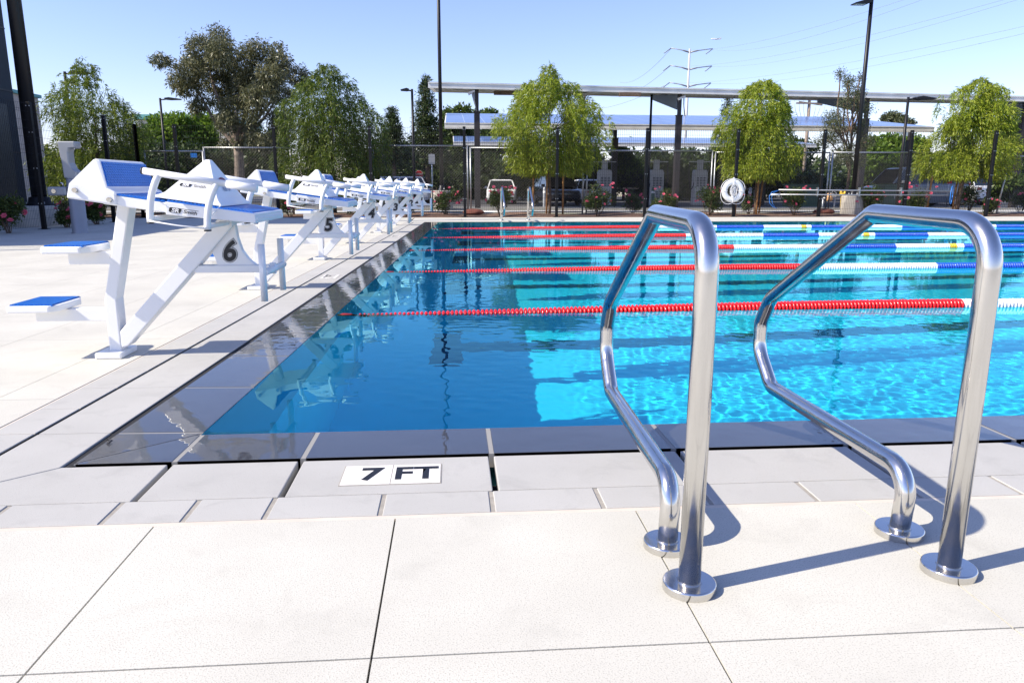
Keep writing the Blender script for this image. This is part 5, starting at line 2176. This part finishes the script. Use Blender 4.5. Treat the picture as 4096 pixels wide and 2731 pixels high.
leafy_tree('leafy_tree', 'mid green tree showing above and below the left end of the middle canopy', [(1800, 470, 40, 30), (1850, 455, 40, 26), (1790, 530, 40, 40), (1850, 540, 60, 36), (1800, 600, 50, 50), (1880, 610, 60, 50), (1960, 560, 60, 40), (1840, 660, 70, 60), (1800, 710, 60, 50)], 66, M['mgreen'], 12000, .30, .12, 44, TB)
leafy_tree('leafy_tree', 'light green tree top just over the middle canopy left of the middle willow', [(1960, 458, 30, 20), (1940, 470, 40, 22), (2000, 520, 60, 40), (2060, 560, 60, 50), (1980, 580, 60, 40)], 68, M['mgreen'], 6000, .30, .12, 45, TB)
leafy_tree('leafy_tree', 'dark shady tree behind the white sedan', [(1960, 680, 70, 60), (2060, 690, 80, 60), (2130, 720, 80, 40), (1990, 730, 90, 36), (1900, 720, 60, 50)], 64, M['dgreen'], 9000, .28, .12, 46, TB)
leafy_tree('leafy_tree', 'bright yellow-green tree behind the first two charging towers', [(2500, 630, 40, 40), (2470, 670, 40, 40), (2530, 680, 40, 40), (2500, 720, 60, 36), (2480, 600, 26, 26)], 60, M['lime'], 8000, .24, .10, 47, TB)
leafy_tree('leafy_tree', 'dark tree under the rear canopy behind the slim lamp and chargers', [(2360, 640, 50, 50), (2390, 700, 60, 50), (2620, 640, 50, 40), (2680, 660, 70, 50), (2760, 650, 60, 50), (2640, 710, 80, 40), (2740, 720, 80, 36)], 66, M['dgreen'], 12000, .28, .12, 48, TB)
leafy_tree('leafy_tree', 'low dark tree behind the life ring and the willow above it', [(2860, 640, 50, 60), (2920, 690, 60, 50), (3000, 700, 70, 40), (3100, 680, 60, 50), (3180, 660, 60, 60), (3140, 610, 60, 40), (3220, 590, 60, 30), (3230, 720, 70, 40)], 70, M['dgreen'], 13000, .30, .12, 49, TB)
leafy_tree('leafy_tree', 'bright green tree under the right end of the middle canopy', [(3520, 590, 50, 40), (3580, 570, 50, 34), (3650, 580, 60, 34), (3700, 600, 50, 40), (3560, 640, 70, 50), (3660, 650, 70, 46), (3480, 630, 50, 50)], 56, M['lime'], 12000, .25, .10, 50, TB)
leafy_tree('leafy_tree', 'dark tree behind the grey van on the right', [(3540, 690, 70, 40), (3640, 690, 70, 40), (3740, 680, 70, 44), (3460, 690, 60, 44), (3820, 650, 70, 50), (3700, 720, 120, 30)], 60, M['mgreen'], 12000, .26, .11, 51, TB)
leafy_tree('leafy_tree', 'small pale tree top above the right end of the middle canopy', [(3575, 465, 30, 16), (3600, 478, 36, 18), (3545, 478, 24, 16), (3590, 500, 40, 24)], 66, M['olive'], 2200, .22, .08, 52, TB)
leafy_tree('leafy_tree', 'dark green tree at the far right edge behind the last willow', [(4060, 520, 50, 40), (4110, 560, 60, 50), (4050, 590, 60, 50), (4130, 500, 60, 36), (4040, 660, 70, 60), (4130, 660, 80, 70), (4000, 700, 80, 40)], 44, M['dgreen'], 12000, .22, .09, 53, TB)
leafy_tree('leafy_tree', 'low green shrub mass behind the leaning chain link panel', [(4000, 730, 60, 30), (4060, 720, 50, 36), (4110, 740, 60, 30), (4060, 770, 90, 30)], 30, M['mgreen'], 7000, .14, .06, 54, TB, tr=.05)
leafy_tree('leafy_tree', 'dark tree behind the beige building at the left edge', [(90, 640, 80, 60), (30, 600, 80, 70), (200, 680, 80, 60), (290, 690, 80, 60), (420, 700, 90, 50), (520, 690, 80, 50)], 40, M['dgreen'], 12000, .22, .09, 55, TB)

HB_ = 'dark hedge shrubs at the back of the lot'
for i, (px, ry, lab) in enumerate(((1480, 50, 'dark hedge shrub behind starting blocks 3 and 2'), (1650, 44, 'dark hedge shrub behind the stop sign'), (1840, 46, 'dark hedge shrub left of the white sedan'),
                                  (2120, 50, 'dark hedge shrub between the white sedan and the dark car'), (2320, 46, 'dark hedge shrub behind the white hatchback'), (2560, 44, 'dark hedge shrub between the first two charging towers'),
                                  (2720, 48, 'dark hedge shrub between the second and third charging towers'), (2880, 44, 'dark hedge shrub just left of the life ring'), (3080, 46, 'dark hedge shrub above the left end of the rescue poles'),
                                  (3260, 48, 'dark hedge shrub above the two pipes and the yellow riser'), (3430, 46, 'dark hedge shrub behind the right-hand tall light pole'), (3900, 48, 'dark hedge shrub right of the red warning sign'))):
    rr = random.Random(i)
    leafy_tree('hedge_shrub', lab, [(px + rr.uniform(-90, 90), 735 + rr.uniform(-32, 30), 60, ry * .8) for k in range(5)] + [(px, 740, 90, ry)], 57 + (i % 3), M['dgreen'], 5200, .24, .11, 90 + i, HB_, tr=.06)

# distant belt of woods that reads as one mass
rg = np.random.default_rng(77)
cl = []
for k in range(120):
    x = rg.uniform(-75, 85)
    cl.append((x, rg.uniform(84, 96), rg.uniform(-.2, 3.2), rg.uniform(2.5, 4.5), 2.5, rg.uniform(1.6, 2.9)))
o = quads('woods', clump_cloud(cl, 60000, .8, .38, 78, .1, .2), M['dgreen'])
o['kind'] = 'stuff'
o['label'] = 'far belt of dark woods along the horizon'


# ------------------------------------------------------------------ rose bushes
def petal_mesh():
    m = MB()
    for ring, (r, tilt, n) in enumerate(((.042, .35, 6), (.028, .9, 5), (.012, 1.3, 4))):
        for k in range(n):
            a = 2 * PI * k / n + ring * .5
            c, s_ = math.cos(a), math.sin(a)
            o, h = r, r * math.tan(tilt) * .6
            w = r * .75
            vs = [(0, 0, 0), (o * .6, -w * .55, h * .55), (o, -w * .35, h), (o, w * .35, h), (o * .6, w * .55, h * .55)]
            m.add([(x * c - y * s_, x * s_ + y * c, z) for x, y, z in vs], [(0, 1, 2, 3, 4)])
    return m.mesh('flower', M['pinkpetal'])


PM = petal_mesh()


def rose(label, px, py, D, wpx, nf, seed, h=None, z0=.0):
    rg = np.random.default_rng(seed)
    base = at(px, py, D)
    W = wpx / F * D
    h = h or W * .95
    e = empty('rose_bush', label, 'rose bush', (base.x, D, z0), 'rose bushes along the fence')
    cl = []
    for k in range(9):
        a = rg.uniform(0, 2 * PI)
        q = rg.uniform(.0, .30)
        cl.append((math.cos(a) * q * W, math.sin(a) * q * W * .8, h * rg.uniform(.30, .78), W * rg.uniform(.15, .26), W * .2, h * rg.uniform(.16, .26)))
    quads('foliage', clump_cloud(cl, 3000, .052, .030, seed, .0, .2), M['rose'], e)
    m = MB()
    random.seed(seed)
    for k in range(9):
        a = rg.uniform(0, 2 * PI)
        q = rg.uniform(.2, .5)
        limb(m, (.03 * math.cos(a), .03 * math.sin(a), -.02), (math.cos(a) * q * W, math.sin(a) * q * W * .7, h * rg.uniform(.6, 1.0)), .009, .003, .15, 5, 5)
    m.build('stem', M['bark'], e)
    for k in range(nf):
        a = rg.uniform(0, 2 * PI)
        q = rg.uniform(.25, .52)
        o = bpy.data.objects.new('flower', PM)
        COL.objects.link(o)
        o.parent = e
        y = -abs(math.sin(a)) * q * W * .8 if rg.uniform() < .75 else math.sin(a) * q * W * .8
        o.location = (math.cos(a) * q * W, y, h * rg.uniform(.35, 1.0))
        o.rotation_euler = (rg.uniform(.2, 1.3), rg.uniform(-.5, .5), rg.uniform(-.8, .8))
        s_ = rg.uniform(.75, 1.25)
        o.scale = (s_, s_, s_)
    return e


RY = FY + .45
for args in (
        ('rose bush right of starting block 1, below the centre light pole drum', 1783, 832, RY, 118, 14, 61),
        ('rose bush in front of the white sedan, behind the left far grab rail', 2003, 830, RY, 130, 15, 62),
        ('dark rose bush with few low pink flowers, left of the first charging tower', 2392, 826, RY, 140, 9, 63),
        ('small rose bush farther back between the first and second charging towers', 2535, 800, 22.9, 95, 9, 64),
        ('rose bush at the foot of the middle charging tower', 2662, 812, RY + .5, 120, 9, 65),
        ('rose bush left of the life ring', 2838, 826, RY, 130, 13, 66),
        ('small rose bush seen just right of the life ring', 2998, 800, 22.8, 80, 6, 67),
        ('rose bush under the left part of the rescue poles', 3182, 828, RY, 130, 10, 68),
        ('rose bush beside the concrete drum of the right light pole', 3478, 822, RY, 130, 12, 69),
        ('rose bush between the last two fence posts before the right willow', 3664, 824, RY, 140, 12, 70),
        ('rose bush back in the shade right of the right willow stakes', 3875, 795, 22.9, 130, 10, 71),
        ('small rose bush at the foot of the last black fence post', 3962, 832, RY, 80, 6, 72),
        ('rose bush at the right edge of the photo, behind the leaning panel', 4085, 822, RY + 1.6, 140, 8, 73),
        ('rose bush half hidden behind starting blocks 5 and 4', 1160, 848, RY, 90, 8, 74),
        ('rose bush between the platforms of starting blocks 4 and 3', 1420, 840, RY, 100, 8, 75),
        ('rose bush between starting blocks 2 and 1, near the deck end', 1630, 835, RY, 100, 9, 76),
        ('rose bush left of the drinking fountain, behind the arm', 262, 855, 15.7, 115, 8, 77),
        ('rose bush right of the drinking fountain pedestal', 385, 850, 16.9, 100, 9, 78),
        ('large rose bush at the left edge, before the pale drum', 30, 880, 13.9, 150, 8, 79)):
    rose(*args)
# a stray leaf in the wet corner of the coping
m = MB()
rg = np.random.default_rng(5)
for k in range(7):
    p = gp(438 + rg.normal(0, 5), 1762 + rg.normal(0, 4), .004)
    a = rg.uniform(0, 6)
    d_ = Vector((math.cos(a), math.sin(a), .2)) * .008
    w_ = Vector((-math.sin(a), math.cos(a), .1)) * .004
    m.add([p - d_, p + w_ + Vector((0, 0, .003)), p + d_, p - w_], [(0, 1, 2, 3)])
o = m.build('leaf_litter', M['cap'])
tag(o, 'tiny dark scrap of leaves lying on the wet coping corner', 'leaf', None)

# everything in and round the pool receives the sun refracted by the water
near_names = ('pool_basin', 'lane_markings', 'pool_coping', 'coping_grout', 'far_pool_lip', 'float', 'float_row', 'cable', 'tensioner')
for o in bpy.data.objects:
    if o.type == 'MESH' and o.name.split('.')[0] in near_names:
        o.cycles.is_caustics_receiver = True
sc.cycles.caustics_refractive = True
sc.cycles.caustics_reflective = False
sc.cycles.sample_clamp_indirect = 4.0
sc.cycles.max_bounces = 10
sc.cycles.transparent_max_bounces = 8
